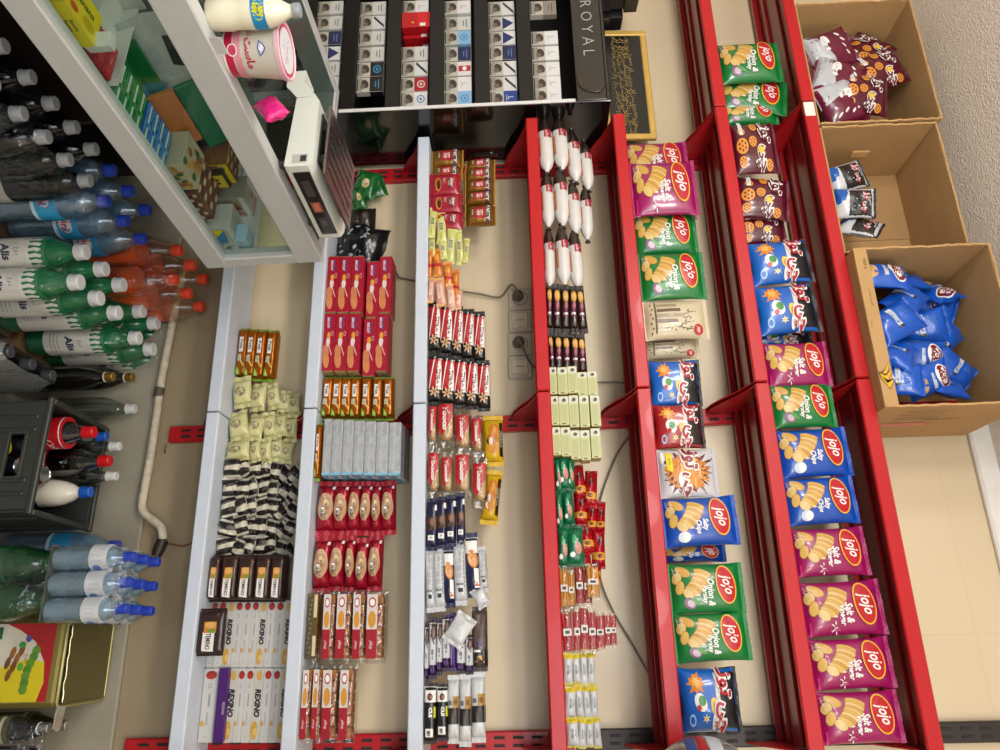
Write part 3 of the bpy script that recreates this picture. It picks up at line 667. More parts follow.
def nbar(p):
    p.rect(-1, -1, -.4, 1, W_, 4, 4); p.ell(-.2, .1, .34, .7, ink('#d98a3f'), rot=.2); p.ell(-.15, .05, .22, .45, ink('#e8b98a'), rot=.2); p.rect(.2, -1, 1, .1, ink('#14183f'), 4, 3); p.rect(.15, .2, .85, .8, W_, 3, 2); p.text('N', .7, .5, .6, ink('#c4501c'), bold=.06)
NBR = pouch('cream_wafer_bar', .17, .042, .034, '#1a1d48', '#1a1d48', '#1a1d48', axis='x', sf=.08, pa=(3.2, .45), pb=(5, .4), pinch=0, art=nbar, wr=.06, seed=40)
def purp(p):
    p.rect(-.95, -.95, .62, .95, ink('#cfd0d4'), 6, 4); p.poly([(-.92, .0), (-.5, -.6), (-.1, .4), (-.35, .95), (-.92, .95)], ink('#4a3434')); p.ell(-.6, .35, .2, .35, ink('#8d7068')); p.rect(.05, -.3, .25, .3, ink('#6a6a70'), 2, 2); p.rect(.3, -.2, .42, .25, ink('#8d8d92'), 2, 2); p.ell(.8, .0, .12, .5, ink('#5f3a86'))
PUR = pouch('cream_wafer_bar', .16, .038, .032, '#2a1838', '#231430', '#2a1838', axis='x', sf=.07, pa=(3.2, .45), pb=(5, .4), pinch=0, art=purp, wr=.05, seed=41)
def vio(p): p.rect(-.95, -.3, .95, .3, ink('#6a3fa8'), 6, 2); p.rect(-.9, -.8, .9, -.5, ink('#cfc8da'), 6, 1)
VIO = pouch('cream_wafer_bar', .16, .03, .032, '#3a1c66', '#3a1c66', '#3a1c66', axis='x', sf=.07, pa=(3.2, .45), pb=(5, .4), pinch=0, art=vio, wr=.05, seed=42)
def zbar(p): p.poly([(-1, -1), (.2, -1), (.35, 1), (-1, 1)], ink('#5a4a44')); p.rect(.38, -1, .95, 1, DK, 3, 3); p.text('Z', .62, .0, 1.2, ink('#e0a52c'), bold=.08); p.rect(.4, -.7, .48, .1, W_, 1, 1); p.poly([(.1, -.6), (.35, 0), (.1, .6), (.2, 0)], ink('#4a2a7a'))
ZBR = pouch('cream_wafer_bar', .165, .05, .036, '#4d403c', '#4d403c', '#3a2f2c', axis='x', sf=.07, pa=(3.2, .45), pb=(5, .4), pinch=0, art=zbar, wr=.05, seed=43)
def blk(p): p.rect(-1, -1, -.42, 1, W_, 4, 4); p.ell(-.62, .0, .14, .42, ink('#5a2c24')); p.ell(-.62, .05, .07, .25, ink('#a36a55')); p.text('CUI', -.05, .1, .55, W_, maxw=.5, bold=.05); p.rect(-.25, .55, .15, .85, ink('#c9cf2c'), 3, 1); p.rect(.55, -.6, .86, .5, W_, 3, 3); p.rect(.62, -.4, .8, .1, ink('#6d6d6d'), 2, 2)
BLB = pouch('chocolate_bar', .155, .043, .034, '#15110f', '#15110f', '#15110f', axis='x', sf=.06, pa=(3.2, .45), pb=(5, .4), pinch=0, art=blk, wr=.04, seed=44)
def wbk(p): p.rect(-.05, -1, .5, 1, ink('#2a1c16'), 4, 4); p.rect(-.45, .0, -.05, .9, ink('#b58a3a'), 3, 2); p.ell(-.25, .4, .1, .25, ink('#7a4a1c')); p.rect(-.3, -.7, -.15, -.2, ink('#6d6f72'), 1, 1)
WBK = pouch('chocolate_bar', .165, .043, .034, '#d5d7d9', '#d0d2d4', '#d5d7d9', axis='x', sf=.08, pa=(3.2, .45), pb=(5, .4), pinch=0, art=wbk, wr=.06, seed=45)
# rolls, stick packs, little boxes and pouches of the lowest red shelf
def roll():
    r = .02; pts = [(-.090, .0), (-.088, .008), (-.084, .004), (-.074, .010), (-.056, r*.86), (-.042, r*.97), (-.036, r), (.044, r), (.058, r*.8), (.070, .007), (.074, .004), (.082, .009), (.083, .0)]
    D_ = M('#2a1d18', .25, var=.15, coat=.3); Wm = M('#d9d6d2', .35, var=.06, bump=.2)
    tf = lambda p: Vector((p.z+.003, p.x, r+p.y))
    root = MB().lathe([(b_, a_) for a_, b_ in pts[6:11]], Wm, 16, tf).obj('cake_roll', link=False)
    MB().lathe([(b_, a_) for a_, b_ in pts[:7]], D_, 16, tf).obj('twisted_end', root, link=False); MB().lathe([(b_, a_) for a_, b_ in pts[10:]], D_, 16, tf).obj('twisted_end', root, link=False)
    S = lambda a, b, o: (a, -(r+o)*math.cos(b/r), r+(r+o)*math.sin(b/r))
    p = Print(S, .040, r*1.3); p.rect(-.88, -.1, -.35, .75, ink('#a31f33'), 4, 5); p.text('رول', -.6, .3, .5, W_, maxw=.45); p.rect(-.4, -1, .95, -.55, ink('#c97a4a'), 4, 4); p.done('label_print', root)
    root['w'], root['h'], root['t'] = .162, .04, .04
    return proto('cake_roll', root)
ROLL = roll()
def bg(p): p.ell(-.55, .1, .32, .6, ink('#d9a24a')); p.ell(-.55, .15, .2, .35, ink('#e8c27a')); p.ell(-.05, .1, .22, .4, ink('#b06a80')); p.rect(.05, -.8, .5, .5, ink('#5a1c3a'), 3, 3); p.rect(.3, -.5, .4, .4, W_, 1, 1)
BRG = pouch('biscuit_pack', .115, .042, .034, '#2b1710', '#2b1710', '#1d0f0a', axis='x', sf=.1, art=bg, wr=.09, seed=50)
def gbox(p):
    p.rect(-.45, -.85, .85, .85, ink('#bfc088'), 5, 3); p.rect(-.97, -.9, -.52, .9, ink('#d9d8c4'), 3, 3); p.ell(-.72, .1, .13, .4, DK, n=10); p.ell(-.68, -.15, .1, .25, ink('#6d6f5a'), n=8)
    for i in range(4): p.rect(-.35, -.55+.3*i, .75, -.48+.3*i, ink('#9ea06a'), 4, 1)
    p.rect(.88, -.5, .94, .3, DK, 1, 1)
GBX = carton('tea_box', .092, .05, .032, '#cfd09a', {'front': gbox}, flap='#b9a860')
def gb(p): p.ell(.2, .3, .35, .4, ink('#c98a7a')); p.ell(-.3, -.2, .25, .25, ink('#3fae74')); p.text('Mint', -.1, .1, .4, W_, maxw=.8); p.ell(.55, -.4, .15, .3, W_)
GBG = pouch('sweets_bag', .11, .042, .032, M('#0c6a45', .22, var=.2, bump=.3), None, '#0a5a3b', axis='x', sf=.07, art=gb, wr=.16, seed=51)
def rb(p): p.rect(.3, -.9, .7, .9, ink('#d99a2c'), 3, 4); p.ell(-.35, .1, .3, .55, ink('#7a0f16')); p.text('Cherry', -.3, .1, .35, W_, maxw=.8); p.ell(.5, .0, .12, .4, ink('#6d1a10'))
RBG = pouch('sweets_bag', .12, .045, .036, M('#b00f1d', .2, var=.25, bump=.3), None, '#a50d1a', axis='x', sf=.07, art=rb, wr=.18, seed=52)
def straw(name, col, n=3):
    root = pouch(name, .125, .03, .022, CLEAR, CLEAR, CLEAR, axis='x', sf=.05, wr=.08, seed=53, nu=6, nv=8)
    m = M(col, .4, var=.12)
    for i in range(n): MB().tube([(-.05, 0, .006+.009*i), (0, -.002, .007+.009*i), (.05, 0, .006+.009*i)], [.0038, .0045, .0038], m, 8).obj('jelly_stick', root, link=False)
    pr = Print(lambda a, b, o: (a, -.0125-o, .015+b), .056, .012); pr.rect(-.15, -.9, .2, .9, ink('#cfc9c0'), 3, 2); pr.rect(-.05, -.5, .1, .5, DK, 1, 1); pr.done('label_print', root)
    return root
STY = straw('jelly_stick_pack', '#e59a1d'); STR = straw('jelly_stick_pack', '#b3142a'); STP = straw('jelly_stick_pack', '#c9203a')
def sach(p): p.rect(-1, -1, -.72, 1, ink('#d9c02c'), 2, 3); p.rect(-.3, -.2, .4, .25, ink('#9a9ca0'), 3, 2); p.rect(-.5, -.6, .6, -.5, ink('#b5b7ba'), 3, 1); p.text('نبات', .05, .55, .4, ink('#4a4c50'), maxw=.8)
SAC = pouch('powder_sachet', .075, .036, .02, '#cdced0', '#c4c5c8', '#cfc04a', axis='x', sf=.07, art=sach, wr=.14, seed=54, nu=8, nv=8)
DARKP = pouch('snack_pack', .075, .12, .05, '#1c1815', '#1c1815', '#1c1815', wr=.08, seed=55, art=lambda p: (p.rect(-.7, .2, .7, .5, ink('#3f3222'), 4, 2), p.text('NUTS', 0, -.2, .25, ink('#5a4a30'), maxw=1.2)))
BLKB = pouch('snack_bag', .13, .17, .06, M('#15151a', .18, var=.2, bump=.5, bscale=30), None, '#15151a', wr=.2, seed=56, art=lambda p: [p.ell(random.uniform(-.8, .8), random.uniform(-.8, .8), .12, .05, ink('#9aa0a8'), rot=random.uniform(0, 3), n=8) for _ in range(16)])
def leaf(p): p.ell(.1, .1, .35, .35, ink('#c9b98a')); p.ell(.2, .2, .15, .2, ink('#7a5a2a')); p.star(-.3, -.4, .4, .2, 5, ink('#3a8f3a')); p.text('سبزی'.replace('س', 'س'), 0, -.7, .2, W_, maxw=1)
GRB = pouch('snack_bag', .12, .14, .05, '#17632a', '#17632a', '#17632a', wr=.16, seed=57, art=leaf)
TORN = pouch('torn_wrapper', .075, .036, .02, '#cfd0d2', '#b9babc', '#cfd0d2', axis='x', sf=.12, wr=.45, seed=70, nu=8, nv=8)
# ------------------------------------------------------------------ goods on the shelves, measured in the photo as x0, x1 (up the shelf), y0, y1 (along it)
def put(P, x0, x1, y0, y1, Y, label, cat, group=None, sit=None, rx=0, ry=0, rz=0, tk=None, fit=1.0, jit=0.0):
    xm, ym = (x0+x1)/2, (y0+y1)/2
    zb, zt = at(x0, ym, Y).z, at(x1, ym, Y).z
    if sit is not None: zt += (sit-zb)*.0; zb = sit
    xl, xr = at(xm, y0, Y).x, at(xm, y1, Y).x
    sx, sz = (xr-xl)/P['w']*fit, (zt-zb)/P['h']*fit
    sy = tk/P['t'] if tk else min(1.25, max(.7, math.sqrt(abs(sx*sz))))
    j = lambda: random.uniform(-jit, jit)
    o = dup(P, ((xl+xr)/2, Y+P['t']*sy/2, zb), (rx+j(), ry+j()*.6, rz+j()), (sx, sy, sz), label, cat, group)
    return o
PT = "photo's top"
# --- chip and snack bags, second red shelf
Y4, Y5 = -.255, -.27
G4 = 'chip bags on the second red shelf'; G5 = 'chip bags on the third red shelf'
def bag(P, x0, x1, y0, y1, sh, label, dy=0, **k):
    return put(P, x0, x1, y0, y1, (Y4 if sh == 4 else Y5)+dy, label, 'chip bag', G4 if sh == 4 else G5, sit=SZ[sh]+.0012, **k)
bag(MAG, 628, 690, 138, 178, 4, "magenta chip bag first in its row from the photo's top, second red shelf", .07, tk=.05)
bag(MAG, 632, 699, 157, 212, 4, 'front magenta chip bag beside the green onion chip bags, second red shelf', tk=.05)
bag(MAG, 634, 697, 186, 217, 4, 'magenta chip bag mostly hidden behind another magenta bag above the green ones', .075, tk=.05)
bag(GRN, 637, 699, 209, 252, 4, 'green chip bag between a magenta bag and another green bag, second red shelf', .045, tk=.05)
bag(GRN, 640, 707, 249, 297, 4, 'green chip bag touching the cream coloured bag on the second red shelf', tk=.05)
bag(CRM, 643, 710, 297, 337, 4, 'cream paper look snack bag next to the green chip bag', tk=.05)
bag(CRM, 647, 701, 334, 357, 4, 'cream snack bag half covered, next to the blue and black snack bag', .055, tk=.045)
bag(SBL, 648, 703, 358, 404, 4, 'blue and black snack bag between the cream and the dark red bags', rz=.1)
bag(SRD, 651, 706, 402, 447, 4, 'dark red and brown snack bag over the shelf seam', rz=.06)
bag(SPL, 657, 719, 447, 497, 4, 'silver white snack bag with a splash of orange sticks')
bag(BLU, 662, 741, 496, 547, 4, 'blue salted chip bag next to the silver splash bag', ry=-.03)
bag(BLU, 672, 728, 543, 562, 4, 'blue chip bag mostly hidden between the front blue and green bags', .08, tk=.04)
bag(GRN, 670, 747, 562, 614, 4, 'green chip bag next to the blue one, first of two, second red shelf')
bag(GRN, 675, 753, 613, 664, 4, 'green chip bag beside the blue foil bag, second red shelf', ry=-.03)
bag(SBL, 681, 743, 667, 735, 4, "crumpled blue and black snack bag at the photo's bottom edge", tk=.07)
# --- third red shelf
bag(GRN, 719, 784, 37, 77, 5, "green chip bag first from the photo's top on the third red shelf")
bag(GRN, 726, 789, 70, 104, 5, 'tilted green chip bag, middle of the three beside the maroon bags', .05, ry=.16, tk=.045)
bag(GRN, 729, 780, 98, 121, 5, 'green chip bag partly covered, touching the first maroon wheel snack bag', .06, tk=.045)
bag(WHL, 731, 780, 118, 170, 5, 'maroon wheel snack bag next to the green chip bags, third red shelf')
bag(WHL, 738, 792, 170, 212, 5, 'maroon wheel snack bag in the middle of its three, third red shelf', .03, ry=.14)
bag(WHL, 745, 788, 208, 243, 5, 'maroon wheel snack bag half behind the blue and black bag', .07)
bag(SBL, 749, 815, 238, 282, 5, 'blue and black snack bag next to the maroon wheel bags', ry=-.05)
bag(SBL, 755, 822, 282, 332, 5, 'blue and black snack bag next to the magenta bag, third red shelf', ry=-.05)
bag(SBL, 759, 815, 326, 346, 5, 'blue snack bag hidden behind its twin beside the magenta chip bag', .08, tk=.04)
bag(MAG, 762, 833, 339, 385, 5, 'magenta chip bag between the blue black snack bag and the green bag')
bag(GRN, 769, 838, 381, 426, 5, 'green chip bag at the shelf seam beside the two blue bags')
bag(BLU, 776, 854, 427, 477, 5, 'blue chip bag touching the green bag on the third red shelf', ry=-.03)
bag(BLU, 783, 861, 476, 525, 5, 'blue chip bag touching the row of magenta bags', ry=-.03)
bag(MAG, 791, 872, 527, 577, 5, 'magenta chip bag next to the blue bag, first of four in the row', rz=.0, ry=-.02)
bag(MAG, 802, 889, 581, 638, 5, 'magenta chip bag, second of the four in the row', ry=-.03)
bag(MAG, 811, 898, 639, 692, 5, 'magenta chip bag, third of the four in the row', ry=-.03)
bag(MAG, 821, 907, 692, 747, 5, "magenta chip bag, last of the row at the photo's bottom edge", ry=-.02)

# --- stacks of equal packs; n steps along x (up) from the shelf lip
def stack(P, xs, y0, y1, Y, what, where, cat, grp, drift=0, sit=None, jit=.01, first='lip', fit=.98, yj=0, tk=None, Yf=None, **k):
    out = []
    for i, (a, b) in enumerate(xs):
        lab = f'{what}, {ORD[i+1]} from the lip {where}'
        d = drift*i; e = random.uniform(-yj, yj)
        o = put(P, a, b, y0+d+e, y1+d+e, Y if Yf is None else Yf(i), lab, cat, grp, jit=jit, fit=fit, tk=tk, **k)
        if i == 0 and sit is not None: o.location.z = sit+.001
        elif out: o.location.z = max(o.location.z, out[-1].location.z+P['h']*out[-1].scale.z*.86)
        out.append(o)
    return out
def steps(x0, x1, n): return [(x0+(x1-x0)*i/n, x0+(x1-x0)*(i+1)/n) for i in range(n)]
S0, S1, S2, S3 = SZ[:4]
# lowest white shelf
stack(GOLD, steps(233, 275, 4), 325, 378, -.115, 'orange foil biscuit pack', 'beside the cream cakes', 'biscuits', 'orange biscuit packs on the lowest white shelf', sit=S0, jit=.03, tk=.05, drift=.6)
rows = [[(231, 250, 376, 408), (249, 266, 382, 411), (265, 279, 384, 410), (277, 289, 388, 412), (286, 299, 392, 416)],
        [(225, 247, 411, 443), (246, 262, 410, 440), (261, 274, 411, 440), (272, 285, 411, 438), (283, 297, 413, 440)],
        [(229, 250, 440, 463), (248, 260, 438, 464), (258, 271, 438, 463), (268, 281, 436, 461), (279, 292, 437, 462)]]
for r, row in enumerate(rows):
    for i, (a, b, c, d) in enumerate(row):
        put(CAKE, a, b, c, d, -.125+.012*i, f"pale yellow wrapped cake, {ORD[r+1]} row from the {PT}, {ORD[i+1]} from the lip", 'cake', 'pale yellow wrapped cakes', rx=random.uniform(-.3, .3), ry=random.uniform(-.25, .25), rz=random.uniform(-.3, .3), fit=1.0, sit=S0+.002 if i == 0 else None)
for r in range(5):
    y0 = 458+r*19.6
    for i in range(7):
        x = 226-1.2*r+i*10.2
        put(SWEET, x, x+13.5, y0-1+random.uniform(-2, 2), y0+20+random.uniform(-2, 2), -.13+.016*i, f"black and white wrapped sweet, {ORD[r+1]} row from the {PT}, {ORD[i+1]} from the lip", 'sweet', 'black and white wrapped sweets', rx=random.uniform(-.5, .5), ry=random.uniform(-.3, .3)+(.12*i if i > 4 else 0), rz=random.uniform(-.35, .35), sit=S0+.002 if i == 0 else None)
stack(CHOC, [(208, 220), (219, 237), (236, 254), (253, 270), (269, 284)], 553, 602, -.15, 'dark brown chocolate cake bar', 'beside the white wafer boxes', 'cake bar', 'chocolate cake bars', sit=S0, jit=.03, tk=.06)
put(CHOC, 204, 223, 608, 656, -.18, 'single dark brown cake bar lying in front of the white wafer boxes', 'cake bar', 'chocolate cake bars', sit=S0+.001, tk=.03)
e = [207.5, 216, 224.5, 232.8, 241.3, 249.5, 257.5, 265.5, 274, 283, 291]
for i in range(10):
    put([WBA, WBA, WBB, WBA, WBA, WBA, WBB, WBA, WBA, WBB][i], e[i], e[i+1], 600, 668, -.100, f"white wafer box, {ORD[i+1]} from the lip in the stack beside the brown cake bars", 'wafer box', 'white wafer boxes', fit=.985, sit=S0+.001 if i == 0 else None)
e = [206.5, 216, 226, 235, 243.3, 252, 261.5, 270.5, 279, 287]
for i in range(9):
    lab = f"white wafer box, {ORD[i+1]} from the lip in the stack at the photo's bottom edge" if i != 1 else 'purple sided wafer box among the white boxes of the stack'
    put([WBA, WBC, WBB, WBA, WBA, WBB, WBA, WBA, WBB][i], e[i], e[i+1], 668, 743, -.105-(.015 if i == 1 else 0), lab, 'wafer box', 'white wafer boxes', fit=.985, sit=S0+.001 if i == 0 else None)
# second white shelf
for c, (ya, yb, xa) in enumerate(((256, 312, 325.5), (313, 371, 322))):
    for i in range(5):
        x = xa+i*12.6+(3 if i > 2 else 0); dy = 5 if i == 3 else 0
        put(RBOX, x, x+12.6, ya+dy, yb+dy, -.165+(.02 if i > 2 else 0), f"red biscuit box, {ORD[i+1]} from the lip in the stack {['beside the black plastic bags', 'beside the orange packs'][c]}", 'biscuit box', 'red biscuit boxes', fit=.985, sit=S1+.001 if i == 0 else None)
stack(GOLD, [(314.5, 325.5), (325.5, 337), (338, 349), (349.5, 360), (360.5, 371), (371.5, 382), (382.5, 393)], 374, 419, -.15, 'orange foil biscuit pack', 'between the red boxes and the silver packs', 'biscuits', 'orange biscuit packs on the second white shelf', sit=S1, jit=.012, tk=.05)
put(GOLD, 309.5, 320, 421, 480, -.185, 'orange foil biscuit pack lying by itself under the silver packs', 'biscuits', 'orange biscuit packs on the second white shelf', sit=S1+.001, tk=.04)
e = [321, 331.3, 342, 353, 364, 375.5, 388, 401]
for d in range(3):
    for i in range(7):
        Y = -.18+.05*d
        if d == 0: o = put(FBOX, e[i], e[i+1], 418+.6*i, 476-(.5 if i in (2, 3) else 0), Y, f'silver foil pack, {ORD[i+1]} from the lip in the front row', 'foil pack', 'silver foil packs with light blue ends', fit=.985, tk=.046, sit=S1+.022 if i == 0 else None, jit=.004); keep = o; fr = (fr if i else [])+[o]
        else: p_ = fr[i]; dup(FBOX, (p_.location.x-.004*d, p_.location.y+.05*d, p_.location.z+.001), (0, 0, random.uniform(-.01, .01)), p_.scale, f'silver foil pack, {ORD[i+1]} from the lip in the {["", "middle", "rear"][d]} row, blue end showing', 'foil pack', 'silver foil packs with light blue ends')
f0 = fr[0]; b_ = MB().box(-.075, -.018, 0, .075, .115, S1+.020-(S1+.001), M('#8f5a1e', .6), c=.002).obj('display_tray'); b_.location = (f0.location.x, f0.location.y+.012, S1+.001); tag(b_, 'brown cardboard tray under the silver foil packs', 'tray')
stack(RCOOK, [(310, 329), (329, 345), (344, 358), (355, 368), (366, 377), (376, 391)], 480, 534, -.15, 'red and gold cookie pack', 'beside the silver packs', 'cookies', 'red cookie packs', sit=S1, jit=.05, tk=.06, yj=2, fit=1.03)
stack(RCOOK, [(309, 327), (327, 343), (343, 354), (353, 367), (366, 381)], 535, 592, -.15, 'red and gold cookie pack', 'beside the wafer packs', 'cookies', 'red cookie packs', sit=S1, jit=.05, tk=.06, yj=2, fit=1.03)
for i, (a, b) in enumerate(((302, 318), (322, 335.5), (335, 352), (352, 366), (365, 385))):
    put(WPB if i == 0 else WPA, a, b, 589, 664, -.16, ['clear wafer pack with speckled dark label at the lip, beside the red cookies'] [0] if i == 0 else f'clear wafer pack with red white label, {ORD[i+1]} from the lip beside the red cookies', 'wafer pack', 'clear wafer packs', tk=.06, sit=S1+.001 if i == 0 else None, jit=.015)
for i, (a, b) in enumerate(((301, 311.5), (311.5, 322), (321, 338), (338, 354))):
    put(WPA, a, b, 664, 745, -.165, f"clear wafer pack with red white label, {ORD[i+1]} from the lip at the photo's bottom edge", 'wafer pack', 'clear wafer packs', tk=.06, sit=S1+.001 if i == 0 else None, jit=.02)
put(BLKB, 330, 358, 222, 252, -.10, 'shiny black plastic bag next to the weighing scale', 'plastic bag', 'black plastic bags', tk=.07, sit=S1+.001)
put(BLKB, 346, 384, 214, 258, -.11, 'shiny black plastic bag below the green snack bags', 'plastic bag', 'black plastic bags', ry=.25, tk=.08, sit=S1+.001)
put(DARKP, 350, 374, 204, 226, -.08, 'dark brown pouch between the black plastic bag and green bags', 'snack bag', sit=S1+.02, tk=.06)
put(GRB, 351, 378, 165, 192, -.10, 'small green snack bag pointing up beside the red wall post', 'snack bag', 'small green snack bags', ry=.3, sit=S1+.05)
put(GRB, 346, 365, 186, 208, -.12, 'small green snack bag beside the steel plate of the scale', 'snack bag', 'small green snack bags', ry=-.2, sit=S1+.05)
put(GRB, 362, 385, 176, 200, -.07, 'small dark green snack bag behind its two neighbours', 'snack bag', 'small green snack bags', ry=-.3, sit=S1+.06)
# third white shelf
def many(P, boxes, Y, what, cat, grp, where, sit=None, rot=.15, dY=.0, tk=None, z0=None):
    for i, (a, b, c, d) in enumerate(boxes):
        put(P, a, b, c, d, Y+dY*i, f'{what}, {ORD[i+1]} of the {where}', cat, grp, rx=random.uniform(-rot, rot), ry=random.uniform(-rot, rot)*.6, rz=random.uniform(-rot, rot), tk=tk, sit=(z0 if i in (sit or ()) else None))
many(GPK, [(430, 463, 146, 164), (428, 462, 163, 177)], -.168, 'gold nut pack', 'nuts', 'gold nut packs', "two at the lip, from the photo's top", sit=(0, 1), z0=S2+.001, rot=.03, tk=.05)
many(GPK, [(465, 495, 156, 168), (464, 495, 165, 179), (464, 495, 177, 190), (464, 495, 189, 202), (464, 496, 202, 222)], -.168, 'gold nut pack', 'nuts', 'gold nut packs', "upper five, from the photo's top", rot=.03, tk=.05)
put(GPK, 463, 466.5, 200, 204, -.12, 'tiny gold wrapper edge under the upper gold nut packs', 'nuts', 'gold nut packs') if False else None
tb = MB().box(-.045, 0, 0, .045, .07, .003, M('#8a5b22', .7)).obj('cardboard_sheet'); tag(tb, 'cardboard sheet between the lower and upper gold nut packs', 'sheet'); q = at(464, 188, -.15); tb.location = (q.x, -.145, q.z-.004); tb.scale = (1.35, 1, 1)
put(GPK, 430, 461, 190, 205, -.10, 'gold nut pack hidden behind the red coffee sachets, lower row', 'nuts', 'gold nut packs', sit=S2+.001, tk=.05)
put(GPK, 430, 461, 206, 222, -.10, 'gold nut pack hidden behind the yellow sachets, lower row', 'nuts', 'gold nut packs', sit=S2+.001, tk=.05)
put(COF, 427, 460, 172, 193, -.198, 'red coffee sachet standing at the lip beside the gold packs', 'coffee', 'red coffee sachets', sit=S2+.001)
put(COF, 428, 462, 192, 211, -.193, 'red coffee sachet with an orange cup picture, middle of three', 'coffee', 'red coffee sachets', sit=S2+.001)
put(COF, 431, 463, 209, 228, -.183, 'red coffee sachet half hidden behind the pale yellow sachets', 'coffee', 'red coffee sachets', sit=S2+.001)
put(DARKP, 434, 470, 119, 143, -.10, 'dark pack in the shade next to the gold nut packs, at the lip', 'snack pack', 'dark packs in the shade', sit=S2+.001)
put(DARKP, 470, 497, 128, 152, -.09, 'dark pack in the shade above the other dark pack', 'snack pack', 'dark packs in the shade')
many(LEM, [(427, 436, 205, 238), (427, 435, 233, 256), (436, 446, 211, 243), (438, 447, 238, 258), (446, 455, 226, 262), (455, 463, 229, 264), (463, 469, 236, 263)], -.198, 'pale yellow drink sachet', 'drink sachet', 'pale yellow drink sachets', 'seven beside the red sachets', sit=(0, 1), z0=S2+.001, dY=.006)
many(ORA, [(424, 432, 249, 276), (432, 441, 247, 277), (443, 452, 261, 288), (452, 459, 268, 300)], -.198, 'orange drink sachet', 'drink sachet', 'orange drink sachets', 'four between yellow sachets and wafers', sit=(0,), z0=S2+.001, dY=.006)
many(ORB, [(424, 434, 275, 303), (435, 445, 277, 306), (446, 456, 283, 310), (455, 462, 290, 308)], -.198, 'peach drink sachet', 'drink sachet', 'peach drink sachets', 'four next to the red wafers', sit=(0,), z0=S2+.001, dY=.006)
stack(ATT, [(425, 438), (438, 452), (451, 463), (462, 474), (473, 485)], 298, 353, -.183, 'red and black wafer bar', 'beside the drink sachets', 'wafer bar', 'red and black wafer bars', drift=2.5, sit=S2, jit=.03, tk=.036)
stack(ATT, [(424, 439), (438, 453), (452, 466), (465, 478), (477, 490)], 351, 404, -.183, 'red and black wafer bar', 'beside the round cakes', 'wafer bar', 'red and black wafer bars', drift=1.6, sit=S2, jit=.03, tk=.036)
for i, (a, b, c, d) in enumerate(((422, 437, 399, 446), (436, 455, 396, 446), (454, 471, 408, 452), (470, 483, 412, 456))):
    put(YOO, a, b, c, d, -.183+.004*i, f'clear cake pack with red label, {ORD[i+1]} from the lip beside the wafer bars', 'cake', 'clear cake packs', tk=.05, sit=S2+.001 if i == 0 else None, jit=.04)
for i, (a, b, c, d) in enumerate(((422, 440, 445, 497), (440, 453, 450, 497), (453, 471, 447, 497), (471, 488, 455, 507))):
    put(YOO, a, b, c, d, -.183+.004*i, f'clear cake pack with red label, {ORD[i+1]} from the lip beside the navy bars', 'cake', 'clear cake packs', tk=.05, sit=S2+.001 if i == 0 else None, jit=.04)
put(CRO, 482, 503, 413, 465, -.14, 'yellow croissant pack topmost on the cakes beside the wafer bars', 'croissant', 'yellow croissant packs', jit=.05, tk=.05)
put(CRO, 482, 500, 467, 523, -.14, 'yellow croissant pack topmost on the cakes beside the navy bars', 'croissant', 'yellow croissant packs', ry=.12, tk=.05)
stack(NAV, [(422, 434), (434, 445), (445, 456), (456, 465)], 497, 551, -.188, 'navy blue chocolate bar', 'between the cakes and the white bars', 'chocolate bar', 'navy blue chocolate bars', sit=S2, jit=.02, tk=.03, drift=-2)
for i, (P, a, b, c, d) in enumerate(((NUT, 422, 434, 547, 613), (NUT, 433, 444, 546, 612), (NBR, 443, 454, 545, 608), (NUT, 453, 466, 540, 606), (NBR, 465, 479, 532, 598), (NUT, 478, 487, 546, 592))):
    put(P, a, b, c, d, -.188, f"{'white back side of a' if P is NUT else 'orange and navy'} wafer bar, {ORD[i+1]} from the lip beside the navy bars", 'wafer bar', 'orange white and navy wafer bars', tk=.034, sit=S2+.001 if i == 0 else None, ry=-.05, jit=.03)
for i, (P, a, b, c, d) in enumerate(((PUR, 421, 428.5, 622, 683), (PUR, 428.5, 436, 617, 680), (PUR, 436, 442, 618, 676), (PUR, 441.5, 450, 614, 672), (VIO, 450, 456, 612, 672), (PUR, 456, 465, 628, 674), (PUR, 465, 473, 634, 675), (ZBR, 472, 487, 606, 672))):
    lab = {4: 'thin violet wafer bar among the purple and white bars', 7: 'brown wafer bar with a golden letter, topmost of the purple bars'}.get(i, f'purple and white wafer bar, {ORD[i+1]} from the lip of the violet row')
    put(P, a, b, c, d, -.190, lab, 'wafer bar', 'purple and white wafer bars', tk=.034, sit=S2+.001 if i == 0 else None, jit=.015)
put(TORN, 450, 472, 606, 640, -.205, 'torn white wrapper sticking out over the purple bars', 'wrapper', ry=.6, tk=.02)
put(TORN, 474, 488, 590, 612, -.188, 'crumpled white wrapper end between the navy and the brown bars', 'wrapper', ry=-.5, tk=.02)
for i, (P, a, b, c, d) in enumerate(((BLB, 424, 436, 683, 745), (BLB, 436, 448, 684, 742), (WBK, 447, 459, 675, 745), (WBK, 459, 471, 674, 748), (WBK, 471, 485, 672, 744))):
    put(P, a, b, c, d, -.190, f"{'black' if P is BLB else 'white and dark brown'} chocolate bar, {ORD[i+1]} from the lip at the photo's bottom", 'chocolate bar', "chocolate bars at the photo's bottom", tk=.035, sit=S2+.001 if i == 0 else None, jit=.02)
